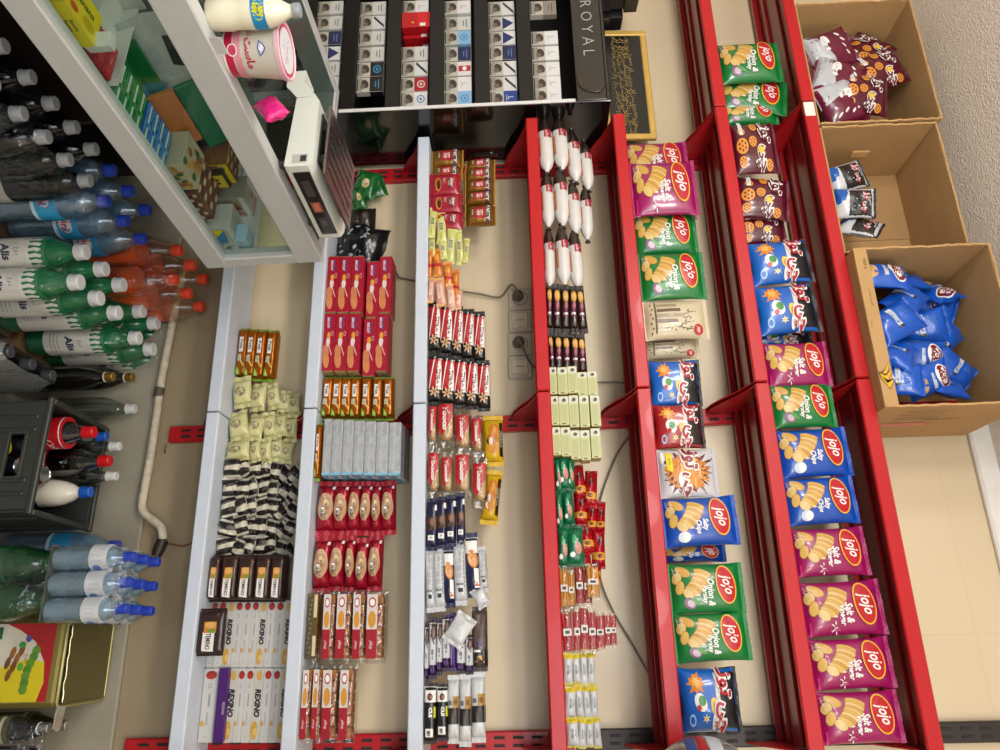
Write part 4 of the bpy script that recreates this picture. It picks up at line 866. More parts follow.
# lowest red shelf
Y3 = -.245
rl = [[(540, 553, 114, 170), (553, 568, 113, 168), (567, 581, 126, 180), (580, 593, 138, 188)], [(540, 554, 168, 226), (554, 569, 166, 224), (567, 581, 178, 232), (580, 593, 184, 238)], [(541, 555, 224, 287), (556, 570, 222, 284), (569, 583, 227, 287)]]
for r, row in enumerate(rl):
    for i, (a, b, c, d) in enumerate(row):
        put(ROLL, a, b, c, d, Y3+.004*i, f'white and dark brown cake roll, {ORD[r+1]} row from the {PT}, {ORD[i+1]} from the lip', 'cake roll', 'wrapped cake rolls', jit=.04, tk=.038, sit=S3+.001 if i == 0 else None)
for r, (c, d) in enumerate(((281, 330), (329, 374))):
    for i, a in enumerate((544+r*1.5, 552.5+r*1.5, 561+r, 569.5+r, 577+r*.5)):
        put(BRG, a, a+9.2, c+i*.5, d+i*.5, Y3, f"dark brown and gold biscuit pack, {ORD[r+1]} row from the {PT}, {ORD[i+1]} from the lip", 'biscuits', 'brown and gold biscuit packs', jit=.08, tk=.035, sit=S3+.001 if i == 0 else None)
gx = [[547, 557.5, 567.5, 577.5, 587.5], [549, 559, 569, 579.5, 590.5], [551, 561, 570.5, 580.5, 591]]
gy = [[(367, 394), (367, 394), (366, 393), (372, 395), (371, 395)], [(396, 425), (396, 425), (395, 427), (395, 427), (395, 426)], [(427, 455), (427, 456), (430, 459), (430, 460), (428, 458)]]
for r in range(3):
    for i in range(5):
        put(GBX, gx[r][i], gx[r][i]+10, gy[r][i][0], gy[r][i][1], Y3-.005, f'pale green tea box, {ORD[r+1]} column from the {PT}, {ORD[i+1]} from the lip', 'tea box', 'pale green tea boxes', fit=.985, sit=S3+.001 if i == 0 else None)
many(GBG, [(552, 562, 454, 495), (558, 570, 452, 490), (567, 575, 454, 490), (554, 564, 489, 532), (563, 574, 488, 526), (557, 569, 524, 568), (567, 584, 524, 566)], Y3, 'green sweets bag', 'sweets', 'green sweets bags', 'seven beside the pale green boxes', sit=(0, 3, 5), z0=S3+.001, rot=.12, tk=.034)
many(RBG, [(573, 586, 464, 500), (585, 598, 468, 508), (574, 588, 490, 525), (587, 598, 498, 532), (596, 606, 500, 532), (578, 594, 518, 556), (592, 606, 525, 568), (580, 592, 545, 575), (592, 602, 556, 580)], Y3+.03, 'red sweets bag', 'sweets', 'red sweets bags', 'nine above the green sweets bags', rot=.2, tk=.04, dY=.002)
many(STY, [(560, 569, 565, 611), (568, 575, 570, 609), (586, 600, 563, 600)], Y3, 'pack of yellow jelly sticks', 'jelly sticks', 'yellow jelly stick packs', 'three beside the sweets bags', sit=(0,), z0=S3+.001, rot=.08)
many(STR, [(575, 584, 563, 608), (583, 592, 565, 607)], Y3+.01, 'pack of dark red jelly sticks', 'jelly sticks', 'dark red jelly stick packs', 'two between yellow stick packs', rot=.08)
many(STP, [(564, 573, 609, 656), (573, 581, 607, 655), (580, 589, 603, 654), (588, 597, 608, 654), (596, 605, 612, 652), (604, 612, 611, 649), (610, 617, 613, 647)], Y3, 'pack of red jelly sticks', 'jelly sticks', 'red jelly stick packs', 'seven above the white sachets', sit=(0,), z0=S3+.001, rot=.08)
for r, (c, d, x0) in enumerate(((651, 686, 565), (685, 720, 568), (717, 749, 571))):
    for i in range(4):
        x = x0+i*7.4
        put(SAC, x, x+8, c+random.uniform(-1, 2), d+random.uniform(-2, 1), Y3+.006*i, f'white and yellow powder sachet, {ORD[r+1]} row from the {PT}, {ORD[i+1]} from the lip', 'sachet', 'white and yellow powder sachets', jit=.12, sit=S3+.001 if i == 0 else None)
TONE = 1.0
# ------------------------------------------------------------------ cartons lying on the outermost shelf and the bags in them
CB = M('#a98556', .85, var=.12, scale=14, bump=.05); CBI = M('#9a784e', .9, var=.12, scale=14); CBE = M('#b58f5d', .9, var=.35, scale=160)
T_ = SZ[6]+.0015
def cardbox(x0, x1, yf, zt, label, lip=.0):
    e = empty('cardboard_box', ((x0+x1)/2, yf/2, T_)); w = (x1-x0)/2-.004; D = -yf-.03; h = zt-T_; t = .005
    P = lambda n, *a, **k: MB().box(*a, CB, c=.001).obj(n, e, smooth=0)
    yb, yf_ = D/2, -D/2
    P('bottom_panel', -w, yf_, 0, w, yb, t); P('top_panel', -w, yf_, h-t, w, yb, h); P('back_panel', -w, yb-t, t, w, yb, h-t)
    for n, s in (('side_panel', -1), ('side_panel', 1)):
        o = P(n, s*w, yf_, t, s*(w-t), yb-t, h-t)
        # torn fluted front edge of this panel
        m = MB(); N_ = 26
        pts = [(s*(w-.0025)+random.uniform(-.0012, .0012), yf_-random.uniform(.0, .006), t+(h-2*t)*i/N_) for i in range(N_+1)]
        m.tube(pts, .0032, CBE, 6); m.obj('torn_edge', e)
    m = MB(); m.tube([(-w+2*w*i/20, yf_-random.uniform(0, .003), h-.002+random.uniform(-.001, .001)) for i in range(21)], .003, CBE, 6); m.obj('torn_edge', e)
    # hand hole flap on the far side panel, and the joint of the inner flaps on the back panel
    MB().box(-w+t-.001, -.02, h*.5-.03, -w+t+.006, .012, h*.5+.025, M('#c29a62', .9), c=.003).obj('hand_hole_flap', e, smooth=0)
    MB().box(-w+t, yb-t-.003, t, w*.15, yb-t+.001, h-t, M('#a07d50', .9)).obj('inner_flap', e, smooth=0)
    tag(e, label, 'cardboard box', 'cardboard boxes on the outermost shelf')
    return e, w, D, h
x_ = [-1.93, -1.4535, -1.0, -.545]
b1 = cardbox(x_[0], x_[1], -.30, 2.785, "open cardboard box of maroon snack bags, first from the photo's top")
b2 = cardbox(x_[1]+.002, x_[2]-.016, -.30, 2.765, 'open cardboard box nearly empty, between the maroon and the blue bags')
b3 = cardbox(x_[2]-.012, x_[3], -.345, 2.79, 'open cardboard box full of blue bags, bananas printed on it')
e, w, D, h = b3
front = MB().box(-w, -D/2-.006, 0, w, -D/2-.001, .036, CB, c=.001).obj('front_flap', e, smooth=0)
for k in range(3): MB().box(w-.006+.0022*k, -D/2-.004, .001, w-.0045+.0022*k, D/2-.01, h*.02+.004, CBE).obj('corrugated_layer', e, smooth=0) if k < 1 else None
INK = ink('#3b2a17')
p = Print(lambda a, b, o: (a, -D/2-.006-o, .018+b), w, .018, base=.0003, step=.00005)
for x, r in ((.5, .12), (.60, .0), (.72, -.1)):
    p.poly([(x-.05, .95), (x-.01, .9), (x+.10+r*.2, .2), (x+.04+r, -.85), (x-.02+r, -.95), (x+.02+r*.3, .0)], INK); p.poly([(x-.04, .88), (x-.012, .84), (x+.085+r*.2, .18), (x+.036+r, -.72), (x+.0+r, -.78), (x+.034+r*.3, .0)], ink('#c99a1e'))
p.text('چی ن ساخت', -.35, .2, .55, INK, maxw=.7, rot=.05); p.text('NO 6', -.78, .35, .5, INK, maxw=.25); p.text('fresh', -.0, -.5, .3, ink('#8d4a35'), maxw=.3)
p.done('banana_print', front).name = 'banana_print'; COL.objects.link(front.children[0])
p = Print(lambda a, b, o: (w+o, a, h/2+b), D/2, h/2, base=.0003, step=.00005)
p.ell(.1, -.35, .12, .40, ink('#b5352a'), n=20); p.ell(.1, -.35, .10, .34, ink('#c4775a'), n=20); p.text('CHIPS', .1, -.35, .16, ink('#b5352a'), rot=PI/2, maxw=.5)
for i in range(5): p.rect(-.75+.12*i, -.6+.1*(i % 2), -.73+.12*i, .0, INK, 1, 3)
p.text('KEEP DRY', -.2, .1, .12, INK, rot=PI/2, maxw=.6); p.text('MADE IN IRAN', -.05, -.3, .1, ink('#6d4a30'), rot=PI/2, maxw=.7)
sp = p.done('box_print', e); COL.objects.link(sp)

BOXIN = {}
for n_, (e_, w_, D_, h_) in (('blue', b3), ('maroon', b1), ('white', b2)):
    BOXIN[n_] = (e_.location.x-w_+.008, e_.location.x+w_-.008, e_.location.y-D_/2-(.03 if n_ != 'blue' else -.003), e_.location.y+D_/2-.012, e_.location.z+.006, e_.location.z+h_-.008)
def loose(P, px, py, Y, rx, ry, rz, s, label, grp, cat='chip bag', box='blue'):
    c = at(px, py, Y); R = Euler((rx, ry, rz)).to_matrix(); off = R @ Vector((0, 0, P['h']*s/2))
    o = dup(P, c-off, (rx, ry, rz), (s, s, s), label, cat, grp)
    m = o.matrix_basis; V = [m @ v.co for v in P.data.vertices]
    for ch in P.children:
        if 'seal' in ch.name: V += [m @ v.co for v in ch.data.vertices]
    B = BOXIN[box]
    for i in range(3):
        lo, hi = min(v[i] for v in V), max(v[i] for v in V)
        if lo < B[2*i]: o.location[i] += B[2*i]-lo
        elif hi > B[2*i+1]: o.location[i] -= hi-B[2*i+1]
    return o
GB = 'blue chip bags in the cardboard box'
BL = [(896, 252, -.02, .1, -.25, 'tall blue bag leaning at the box wall beside the empty box', 0), (878, 276, -.13, .05, .25, 'blue bag with a yellow chip picture at the front edge, by the tall one', 1), (912, 275, .04, .3, .5, 'blue bag with chip picture behind the tall leaning one', 1),
      (905, 300, -.08, .2, -.75, 'long blue bag slanting across the middle of the heap', 0), (934, 292, .02, .2, 1.0, 'blue bag with dark red badge toward the inner box corner', 1), (956, 306, .04, .1, .3, 'blue bag with silver strip sticking up highest in the heap', 0),
      (884, 322, -.14, .1, -.55, 'blue bag at the front flap above the bananas', 0), (922, 328, -.03, .2, -.3, 'blue bag in the middle of the heap, silver strip turned up', 0), (952, 340, .03, .0, -.5, 'blue bag against the inner wall, silver strip across it', 0),
      (888, 350, -.15, .1, -1.1, 'pointed blue bag lying across the front of the heap', 0), (918, 358, -.07, .2, .2, 'blue bag with a chip picture under the middle one', 1), (896, 378, -.15, .0, .15, "blue bag standing at the front corner near the lower box wall", 0),
      (928, 380, -.10, .1, -.2, 'blue bag with big dark red badge beside the corner bag', 1), (954, 370, .0, .2, .5, 'blue bag with silver strip in the rear lower corner of the box', 0), (945, 388, -.06, .1, -.35, 'blue bag along the box side panel, silver strip bent', 0)]
for px, py, dy, rx, ry, lab, v in BL: loose(BBL if v else BBK, px, py, -.18+dy*.9, rx+random.uniform(-.5, .35), ry+random.uniform(-.2, .2), random.uniform(-.9, .6), .68 if py < 360 else .60, lab, GB)
GM = 'maroon snack bags in the cardboard box'
for P, px, py, dy, rx, ry, rz, lab in ((WHB, 818, 52, -.09, .0, -.35, .2, 'maroon and silver bag at the front edge of its box'), (WHB, 842, 45, .02, .3, -.9, .1, 'maroon bag with silver underside behind the front one'), (WHL, 872, 50, -.02, .1, -.9, -.1, 'maroon wheel snack bag highest in its box'), (WHL, 880, 72, -.06, .1, -.35, .1, 'maroon wheel bag showing many orange wheels in the box'),
                                  (WHB, 838, 80, -.10, .1, .35, .1, 'maroon bag with silver flank in the middle of the box front'), (WHB, 838, 105, -.10, -.1, 1.2, .0, 'silver bag lying flat along the box wall'), (WHL, 862, 95, -.10, .0, .15, .1, 'maroon wheel bag standing beside the silver flank')):
    loose(P, px, py, -.16+dy*.8, rx-.1, ry, rz, .86, lab, GM, 'snack bag', 'maroon')
GS = 'black and white snack bags in the cardboard box'
for px, py, dy, rx, ry, rz, lab in ((846, 178, -.05, .0, -.25, .1, 'black and white snack bag first in the nearly empty box'), (850, 204, -.08, .2, .1, .2, 'black and white snack bag in the middle of its three'), (852, 228, -.06, .1, .6, -.5, 'white snack bag leaning toward the blue bags box')):
    loose(SBW, px, py, -.18+dy, rx, ry, rz, .62, lab, GS, 'snack bag', 'white')
TONE = .80
# ------------------------------------------------------------------ cigarette cabinet
CX0, CX1, CY, CT = -2.42, -1.566, -.305, 1.80
GB_ = M('#0e0d0d', .12, var=.1, coat=.5); GBM = M('#100f0f', .45, var=.15, spec=.25); GREY = M('#262523', .5, var=.1, spec=.25); TRIMW = M('#dcdcdc', .3)
e = empty('cigarette_cabinet', ((CX0+CX1)/2, -.15, 0)); o_ = Vector((-(CX0+CX1)/2, .15, 0))
def cab(n, x0, y0, z0, x1, y1, z1, m, c=.002): return MB().box(x0+o_.x, y0+.15, z0, x1+o_.x, y1+.15, z1, m, c=c).obj(n, e, smooth=0)
cab('side_panel', CX1-.012, CY, 0, CX1, -.03, CT, GB_); cab('side_panel', CX0, CY, 0, CX0+.012, -.03, CT, GB_); cab('back_panel', CX0+.012, -.045, 0, CX1-.012, -.03, CT, GBM)
cab('top_panel', CX0+.012, CY+.01, CT-.012, CX1-.012, -.045, CT, GB_); cab('lower_door', CX0+.012, CY+.004, .02, CX1-.012, CY+.02, .70, GB_)
hd = cab('header_board', CX0+.012, CY-.004, 1.695, CX1-.004, CY+.012, CT-.013, GB_)
p = Print(lambda a, b, o: (a, CY-.004+.15-o, 1.742+b), .43, .045, base=.0003); p.text('R O Y A L', .33, .02, .80, ink('#a3a3a3'), maxw=1.2, bold=-.01); pr = p.done('header_lettering', hd); COL.objects.link(pr)
MB().tube(smoothpts([(CX1-.10+o_.x, CY-.007+.15, 1.70), (CX1-.05+o_.x, CY-.007+.15, 1.71), (CX1-.03+o_.x, CY-.007+.15, 1.76), (CX1-.06+o_.x, CY-.007+.15, 1.785)]), .0015, M('#5a2a24', .3), 6).obj('ornament_line', hd)
cab('edge_trim', CX1-.012, CY-.0025, .955, CX1-.001, CY+.002, 1.690, TRIMW, .0005)
rowz = [.716, .857, 1.000, 1.143, 1.282, 1.426, 1.563]
for i, z in enumerate(rowz):
    cab('pack_shelf', CX0+.012, CY+.012, z-.008, CX1-.012, -.046, z-.001, GBM)
    cab('shelf_front', CX0+.012, CY+.004, z-.046, CX1-.012, CY+.011, z-.001, GREY if i > 2 else GBM)
tag(e, 'tall glossy black cigarette cabinet with a header board', 'cabinet')
WARN = ['#b9b6aa', '#c9c6b4', '#b0ada2']
def cigp(name, top, acc, style):
    def fr(p):
        p.rect(-.99, -.99, .99, .0, ink(WARN[len(name+style) % 3]), 2, 2); p.rect(-.9, -.9, .9, -.55, ink('#8d8a80'), 3, 1); p.ell(-.1, -.35, .62, .26, ink('#3a3430'), rot=.3); p.ell(.25, -.5, .35, .2, ink('#6d5f55')); p.rect(-.9, -.97, .9, -.88, DK, 2, 1)
        p.rect(-.99, .0, .99, .99, ink(top), 2, 2)
        if style == 'tri': p.poly([(-.95, .05), (.95, .05), (.0, .9)], ink(acc))
        elif style == 'band': p.rect(-.4, .05, .4, .95, ink(acc), 2, 2); p.ell(0, .5, .3, .16, W_)
        elif style == 'ring': p.ell(0, .5, .55, .3, ink(acc)); p.ell(0, .5, .4, .22, ink(top)); p.ell(0, .5, .2, .1, ink(acc))
        elif style == 'swoosh': p.poly([(-.95, .15), (-.6, .1), (.3, .6), (.9, .95), (.4, .9), (-.5, .4)], ink(acc))
        elif style == 'L': p.text('L', 0, .5, .4, ink(acc)); p.rect(-.5, .2, .5, .23, ink(acc), 2, 1)
        else: p.rect(-.6, .62, .6, .70, ink(acc), 2, 1); p.rect(-.4, .4, .4, .48, ink(acc), 2, 1)
    def sd(p): p.rect(-.95, .0, .95, .97, ink(top), 1, 1); p.rect(-.95, -.97, .95, .0, ink('#b5b2a6'), 1, 1)
    return carton('cigarette_pack', .055, .022, .086, '#c4c2ba', {'front': fr, 'right': sd}, c=.0008)
CIG = dict(gr=cigp('g', '#c9c9c7', '#6d6d6d', 'line'), bt=cigp('bt', '#d5d5d5', '#1b2a63', 'tri'), sw=cigp('sw', '#d0d0d0', '#2b2b33', 'swoosh'), rd=cigp('rd', '#a3142b', '#d9c9c9', 'ring'), wh=cigp('wh', '#dadada', '#9a9a9a', 'L'),
           nb=cigp('nb', '#1b2650', '#5a78b0', 'line'), bl=cigp('bl', '#1d3f8d', '#e0e0e0', 'L'), lb=cigp('lb', '#7fb0d8', '#4a80b0', 'ring'), bk=cigp('bk', '#1a1a1c', '#3a8ab8', 'line'), cy=cigp('cy', '#17181c', '#2b8fc0', 'ring'), wr=cigp('wr', '#d8d3d3', '#b01c2b', 'band'), rg=cigp('rg', '#d5d5d8', '#4a6fa8', 'ring'), tp=cigp('tp', '#8a8078', '#5a5048', 'line'))
CNAME = dict(gr='grey and white', bt='blue triangle', sw='black stroke', rd='dark red', wh='plain white', nb='navy blue', bl='royal blue', lb='light blue', bk='black', cy='blue disc', wr='white and red', rg='blue ring', tp='taupe')
rows_ = ['gr gr bk gr gr gr tp', 'gr gr nb bt gr sw rd', 'gr sw gr gr cy bk .', 'wh . . gr sw rd rg', 'wh gr lb nb wr wh lb', 'sw bt bt nb sw sw bl', 'tp . wh wh wh wh wh']
pyc = [[3, 16, 31, 47, 62, 77, 94]]*7
RN = ["row behind the yoghurt tub", 'row above the scale', 'third cabinet row', 'row with red packs', 'fifth cabinet row', 'sixth cabinet row', 'row by the header']
for i, s in enumerate(rows_):
    for k, key in enumerate(s.split()):
        if key == '.': continue
        xc = at(rowz[i]*0+[283, 326, 370, 413, 456, 500, 546][i], 3+15.3*k, CY).x
        if xc > CX1-.045: xc = CX1-.045
        dup(CIG[key], (xc, CY+.028+random.uniform(0, .006), rowz[i]+.0005), (0, 0, random.uniform(-.03, .03)), (1, 1, 1), f"{CNAME[key]} cigarette pack, {ORD[k+1]} from the {PT}, {RN[i]}", 'cigarettes', RN[i])
    # a second file of packs close behind, as the photo shows at the gaps
xr = at(415, 17, CY).x
def redc(p): p.rect(-.9, .1, .9, .8, ink('#d0202a'), 3, 2); p.ell(.4, -.2, .12, .1, LOGOY); p.rect(.5, .3, .9, .7, W_, 1, 1)
RC = carton('cigarette_pack', .062, .03, .092, '#b8121c', {'front': redc}, c=.0008)
for k in range(4): dup(RC, (xr+.01*k+.004, CY+.021+.036*k, rowz[3]+.0005), (0, 0, 0), (1, 1, 1), f'bright red cigarette pack, {ORD[k+1]} of the red file going back', 'cigarettes', 'red cigarette packs')
BC = carton('cigarette_carton', .20, .07, .045, '#14131a', {'front': lambda p: (p.rect(.30, -.7, .62, .7, ink('#e0b51c'), 3, 2), p.text('3', .46, 0, .7, ink('#b01c1c')))}, c=.001)
for k, (x, y, z) in enumerate(((-2.16, -.20, 0), (-2.17, -.20, .046), (-2.15, -.12, 0), (-2.16, -.12, .046), (-2.16, -.2, .092))):
    dup(BC, (x, y, CT+.001+z), (0, 0, .05*k), (1, 1, 1), f'black cigarette carton, {ORD[k+1]} of the pile on top of the cabinet', 'carton', 'cigarette cartons on the cabinet')

# framed calligraphy on the cabinet
fx0, fx1, fy = -2.035, -1.575, -.10
e = empty('picture_frame', ((fx0+fx1)/2, fy, CT+.001)); GLD = M('#dcb45e', .35, .25, var=.2, scale=30); W2, H2 = (fx1-fx0)/2, .172
for n, a in (('frame_side', (-W2, -.008, 0, -W2+.022, .008, H2)), ('frame_side', (W2-.022, -.008, 0, W2, .008, H2)), ('frame_side', (-W2+.022, -.008, 0, W2-.022, .008, .022)), ('frame_side', (-W2+.022, -.008, H2-.022, W2-.022, .008, H2))): MB().box(*a, GLD, c=.003).obj(n, e, smooth=0)
pn = MB().box(-W2+.02, -.003, .02, W2-.02, .005, H2-.02, M('#15181b', .25, var=.1)).obj('picture_panel', e, smooth=0)
p = Print(lambda a, b, o: (a, -.003-o, H2/2+b), W2-.022, H2/2-.022, base=.0003, step=.00002); G2 = ink('#a58a45')
ws = ['بسم', 'بر', 'سخن', 'حق', 'نور', 'دل', 'مهر', 'شب', 'گل', 'راز', 'کلام', 'پند', 'قلم', 'خرد']
for r in range(4):
    for k in range(13): p.text(shape(random.choice(ws)), -.9+.15*k, .30-.27*r+random.uniform(-.05, .05), .34, G2, maxw=.16, rot=random.uniform(-.2, .2))
for k in range(5): p.text(shape(random.choice(ws)), -.1+.1*k, -.72, .14, ink('#6d6248'), maxw=.1)
pr = p.done('calligraphy_print', pn); COL.objects.link(pr)
e.rotation_euler = (-.06, 0, 0)
tag(e, 'gold framed dark picture of golden calligraphy standing on the cabinet', 'picture')

# ------------------------------------------------------------------ glass counter
ALU = M('#c3c5c4', .4, .15, var=.05, scale=30); GLASS = FILM('#f0f6f3', .012, .01, edge=.06); DARKW = M('#241a15', .55, var=.3)
TILT = .033            # the counter stands on a slightly falling floor
ct = empty('glass_counter', (-.945, -.45, 0), math.radians(-5.47)); ct.rotation_euler = (TILT, 0, math.radians(-5.47))
CL = 1.42; CW = .60
def cpart(n, x0, y0, z0, x1, y1, z1, m, c=.003): return MB().box(x0, y0, z0, x1, y1, z1, m, c=c).obj(n, ct, smooth=0)
ZB0, ZB1, ZT0, ZT1 = .680, .738, .922, .990
for x0, x1 in ((-.036, 0), (-CW, -CW+.036)):
    cpart('bottom_rail', x0, -CL, ZB0, x1, 0, ZB1, ALU); cpart('top_rail', x0, -CL, ZT0, x1, 0, ZT1, ALU)
    for y0 in (-.036, -CL): cpart('corner_post', x0+.001, y0, ZB1-.002, x1-.001, y0+.036, ZT0+.002, ALU)
for z0, z1 in ((ZB0, ZB1), (ZT0, ZT1)):
    for y0 in (-.036, -CL): cpart('cross_rail', -CW+.036, y0, z0, -.036, y0+.036, z1, ALU)
cpart('compartment_floor', -CW+.037, -CL+.037, ZB0+.020, -.037, -.037, ZB0+.031, M('#55524e', .4), .001)
cpart('front_glass', -.021, -CL+.037, ZB1-.004, -.016, -.037, ZT0+.004, GLASS, 0); cpart('top_glass', -CW+.037, -CL+.037, ZT1-.009, -.037, -.037, ZT1-.003, FILM('#d5dcd9', .012, .01, edge=.06), 0)
cpart('end_glass', -CW+.037, -.021, ZB1-.004, -.037, -.016, ZT0+.004, GLASS, 0)
cpart('rear_panel', -CW+.01, -CL+.037, ZB1, -CW+.02, -.037, ZT0, M('#1d1a18', .5), .001)
cpart('plinth', -CW, -CL, .052, -CW+.05, 0, ZB0, DARKW); cpart('leg', -.05, -CL, .052, 0, -CL+.05, ZB0, ALU); cpart('underside_panel', -CW+.037, -CL+.037, ZB0-.012, -.037, -.037, ZB0+.003, DARKW, 0)
tag(ct, 'white framed glass display counter full of small goods', 'display counter')
ROTC = math.radians(-5.47)
def cw(lx, ly, z):
    c, s = math.cos(ROTC), math.sin(ROTC); return Vector((-.945+lx*c-ly*s, -.45+lx*s+ly*c, z+TILT*ly))
ZI = ZB0+.0315
def cbox(name, lx, ly, w, d, h, mat, label, cat, rz=0, z=ZI, prints=None, lid=None, group=None, rx=0, ry=0):
    """a small carton in the counter: w along the counter, d into it"""
    o = MB().box(-d, -w/2, 0, 0, w/2, h, M(mat, .4) if isinstance(mat, str) else mat, c=.001).obj(name, smooth=0)
    o.location = cw(lx, ly, z); o.rotation_euler = (rx+TILT, ry, ROTC+rz)
    if prints:
        pr = Print(lambda a, b, q: (q, a, h/2+b), w/2, h/2, base=.0003, step=.00004); prints(pr); k = pr.done('front_print', o); COL.objects.link(k)
    if lid:
        pr = Print(lambda a, b, q: (-d/2-b, a, h+q), w/2, d/2, base=.0003, step=.00004); lid(pr); k = pr.done('lid_print', o); COL.objects.link(k)
    return tag(o, label, cat, group)
def stripes(c1, c2, n=5):
    def f(p):
        for i in range(n): p.rect(-.92+1.84*i/n, -.9, -.92+1.84*i/n+1.1/n, .9, ink(c1 if i % 2 else c2), 2, 3); p.rect(-.92+1.84*i/n+.2/n, -.8, -.92+1.84*i/n+.35/n, .8, ink('#dfe9e4'), 1, 2)
    return f
def yel(p):
    p.rect(-.98, -.98, .98, .98, ink('#d3bd14'), 3, 3)
    for i in range(3): p.text('Banana', 0, .55-.5*i, .32, ink('#3a3a12'), maxw=1.3, bold=.03)
def yelt(p): p.rect(-.98, -.98, .98, .98, ink('#d9c41c'), 3, 3); p.text('Banana', 0, .3, .4, ink('#2e3a12'), maxw=1.5, bold=.03); p.ell(.4, -.4, .4, .3, ink('#b8a012')); p.ell(-.5, -.5, .25, .2, ink('#c4471c'))
GIN = 'gum boxes in the glass counter'
cbox('gum_box', -.045, -.737, .095, .075, .042, '#cdb714', 'bright yellow gum box in the counter beside the white tray', 'gum box', prints=yel, lid=yelt, group=GIN)
cbox('gum_box', -.05, -.845, .10, .10, .04, '#8a8f3a', "colourful sweets box in the counter at the photo's top edge", 'gum box', prints=lambda p: [p.ell(-.8+.4*i, (i % 2)*.5-.2, .2, .4, ink(['#2f7a4a', '#b8862a', '#3a6ab0', '#b03a5a', '#d9c41c'][i])) for i in range(5)], lid=lambda p: [p.ell(random.uniform(-.8, .8), random.uniform(-.8, .8), .2, .2, ink(['#2f7a4a', '#7fa8c0', '#3a8ab0', '#4a9a5a'][i % 4])) for i in range(12)], group=GIN)
tr = empty('white_tray', cw(-.045, -.645, ZI), ROTC); TW = M('#c9c7bf', .45)
for n, a in (('tray_base', (-.22, -.05, 0, 0, .05, .003)), ('tray_wall', (-.003, -.05, .003, 0, .05, .014)), ('tray_wall', (-.22, -.05, .003, -.217, .05, .05)), ('tray_wall', (-.217, -.05, .003, -.003, -.047, .035)), ('tray_wall', (-.217, .047, .003, -.003, .05, .035))): MB().box(*a, TW).obj(n, tr, smooth=0)
tr.rotation_euler[0] = TILT; tag(tr, 'cream white cardboard tray in the counter holding red gum packs', 'tray')
for i in range(3):
    o = MB().box(-.08, -.0135, 0, 0, .0135, .018, M('#9a1a22', .35), c=.002).obj('gum_pack', smooth=0); o.location = cw(-.054, -.673+.029*i, ZI+.0037); o.rotation_euler = (TILT, 0, ROTC)
    pr = Print(lambda a, b, q: (-.04+b, a, .018+q), .0135, .04, base=.0003); pr.rect(-.7, -.8, .7, .8, ink('#b8323a'), 2, 2); pr.text('GUM', 0, 0, .3, W_, maxw=1.2, rot=PI/2); k = pr.done('wrapper_print', o); COL.objects.link(k)
    tag(o, f"red gum pack in the white counter tray, {ORD[i+1]} from the {PT}", 'gum pack', 'red gum packs')
cbox('price_card', -.05, -.68, .02, .03, .05, '#d5d2cc', 'white price card standing in front of the red gum packs', 'card', rz=.3, z=ZI+.02)
def gumtray(ly, c1, c2, wall, name):
    g = empty('gum_display', cw(-.042, ly, ZI), ROTC); wm = M(wall, .4)
    for n, a in (('display_base', (-.13, -.052, 0, 0, .052, .004)), ('display_back', (-.135, -.055, 0, -.13, .055, .042)), ('display_front', (-.003, -.052, .004, 0, .052, .016))): MB().box(*a, wm).obj(n, g, smooth=0)
    g.rotation_euler[0] = TILT; tag(g, f'{name} cardboard display tray in the glass counter', 'gum display')
    for i in range(4):
        o = MB().box(-.118, -.0115, 0, 0, .0115, .022, M(c1, .25, var=.15, coat=.3), c=.002).obj('gum_pack', smooth=0); o.location = cw(-.006, ly-.038+.0255*i, ZI+.0045); o.rotation_euler = (TILT, 0, ROTC)
        pr = Print(lambda a, b, q: (q, a, .011+b), .0115, .011, base=.0003); pr.rect(-.8, -.9, -.1, .9, ink(c2), 1, 2); pr.rect(.3, -.9, .6, .9, ink('#c9e0d6'), 1, 2); k = pr.done('wrapper_print', o); COL.objects.link(k)
        pr = Print(lambda a, b, q: (-.059+b, a, .022+q), .0115, .059, base=.0003); pr.rect(-.55, -.9, .0, -.1, ink('#c9dcd4'), 1, 2); pr.rect(-.5, .1, .1, .9, ink('#b5cfc6'), 1, 2); pr.ell(.3, -.0, .5, .12, ink(c2)); pr.rect(.3, -.8, .6, -.3, ink(c2), 1, 1); k = pr.done('top_print', o); COL.objects.link(k)
        tag(o, f"flat {name} gum pack in the counter, {ORD[i+1]} from the {PT}", 'gum pack', f'{name} gum packs')
gumtray(-.54, '#1c7a3a', '#2f9a52', '#0f6a35', 'green'); gumtray(-.43, '#2a6fb5', '#4a90cf', '#1a7a94', 'blue')
def pile(p): 
    for i in range(14): p.ell(random.uniform(-.8, .8), random.uniform(-.8, .6), .22, .2, ink(['#a8712a', '#c48a3a', '#2f5a35', '#8d5a24'][i % 4]), rot=random.uniform(0, 3), n=9)
cbox('sweets_box', -.045, -.325, .085, .10, .055, '#b0a48c', 'clear box of brown sweets and green leaves next to the blue gum', 'sweets box', prints=pile, lid=pile)
cbox('notebook', -.14, -.395, .15, .012, .06, '#b5682f', 'orange brown card standing behind the blue gum packs', 'card', ry=-.35, z=ZI+.008)
def choc(p):
    for i in range(6):
        for j in range(3): p.ell(-.8+.32*i, -.6+.6*j, .12, .22, ink('#5a2a1c' if (i+j) % 2 else '#c9b79a'), n=8)
cbox('chocolate_box', -.045, -.22, .10, .11, .045, '#6d4030', 'brown patterned chocolate box beside the clear sweets box', 'chocolate box', prints=choc, lid=choc)
def ych(p): choc(p); p.rect(-.98, .7, .98, .98, ink('#d9c41c'), 3, 1); p.rect(-.98, -.98, -.9, .98, ink('#d9c41c'), 1, 3)
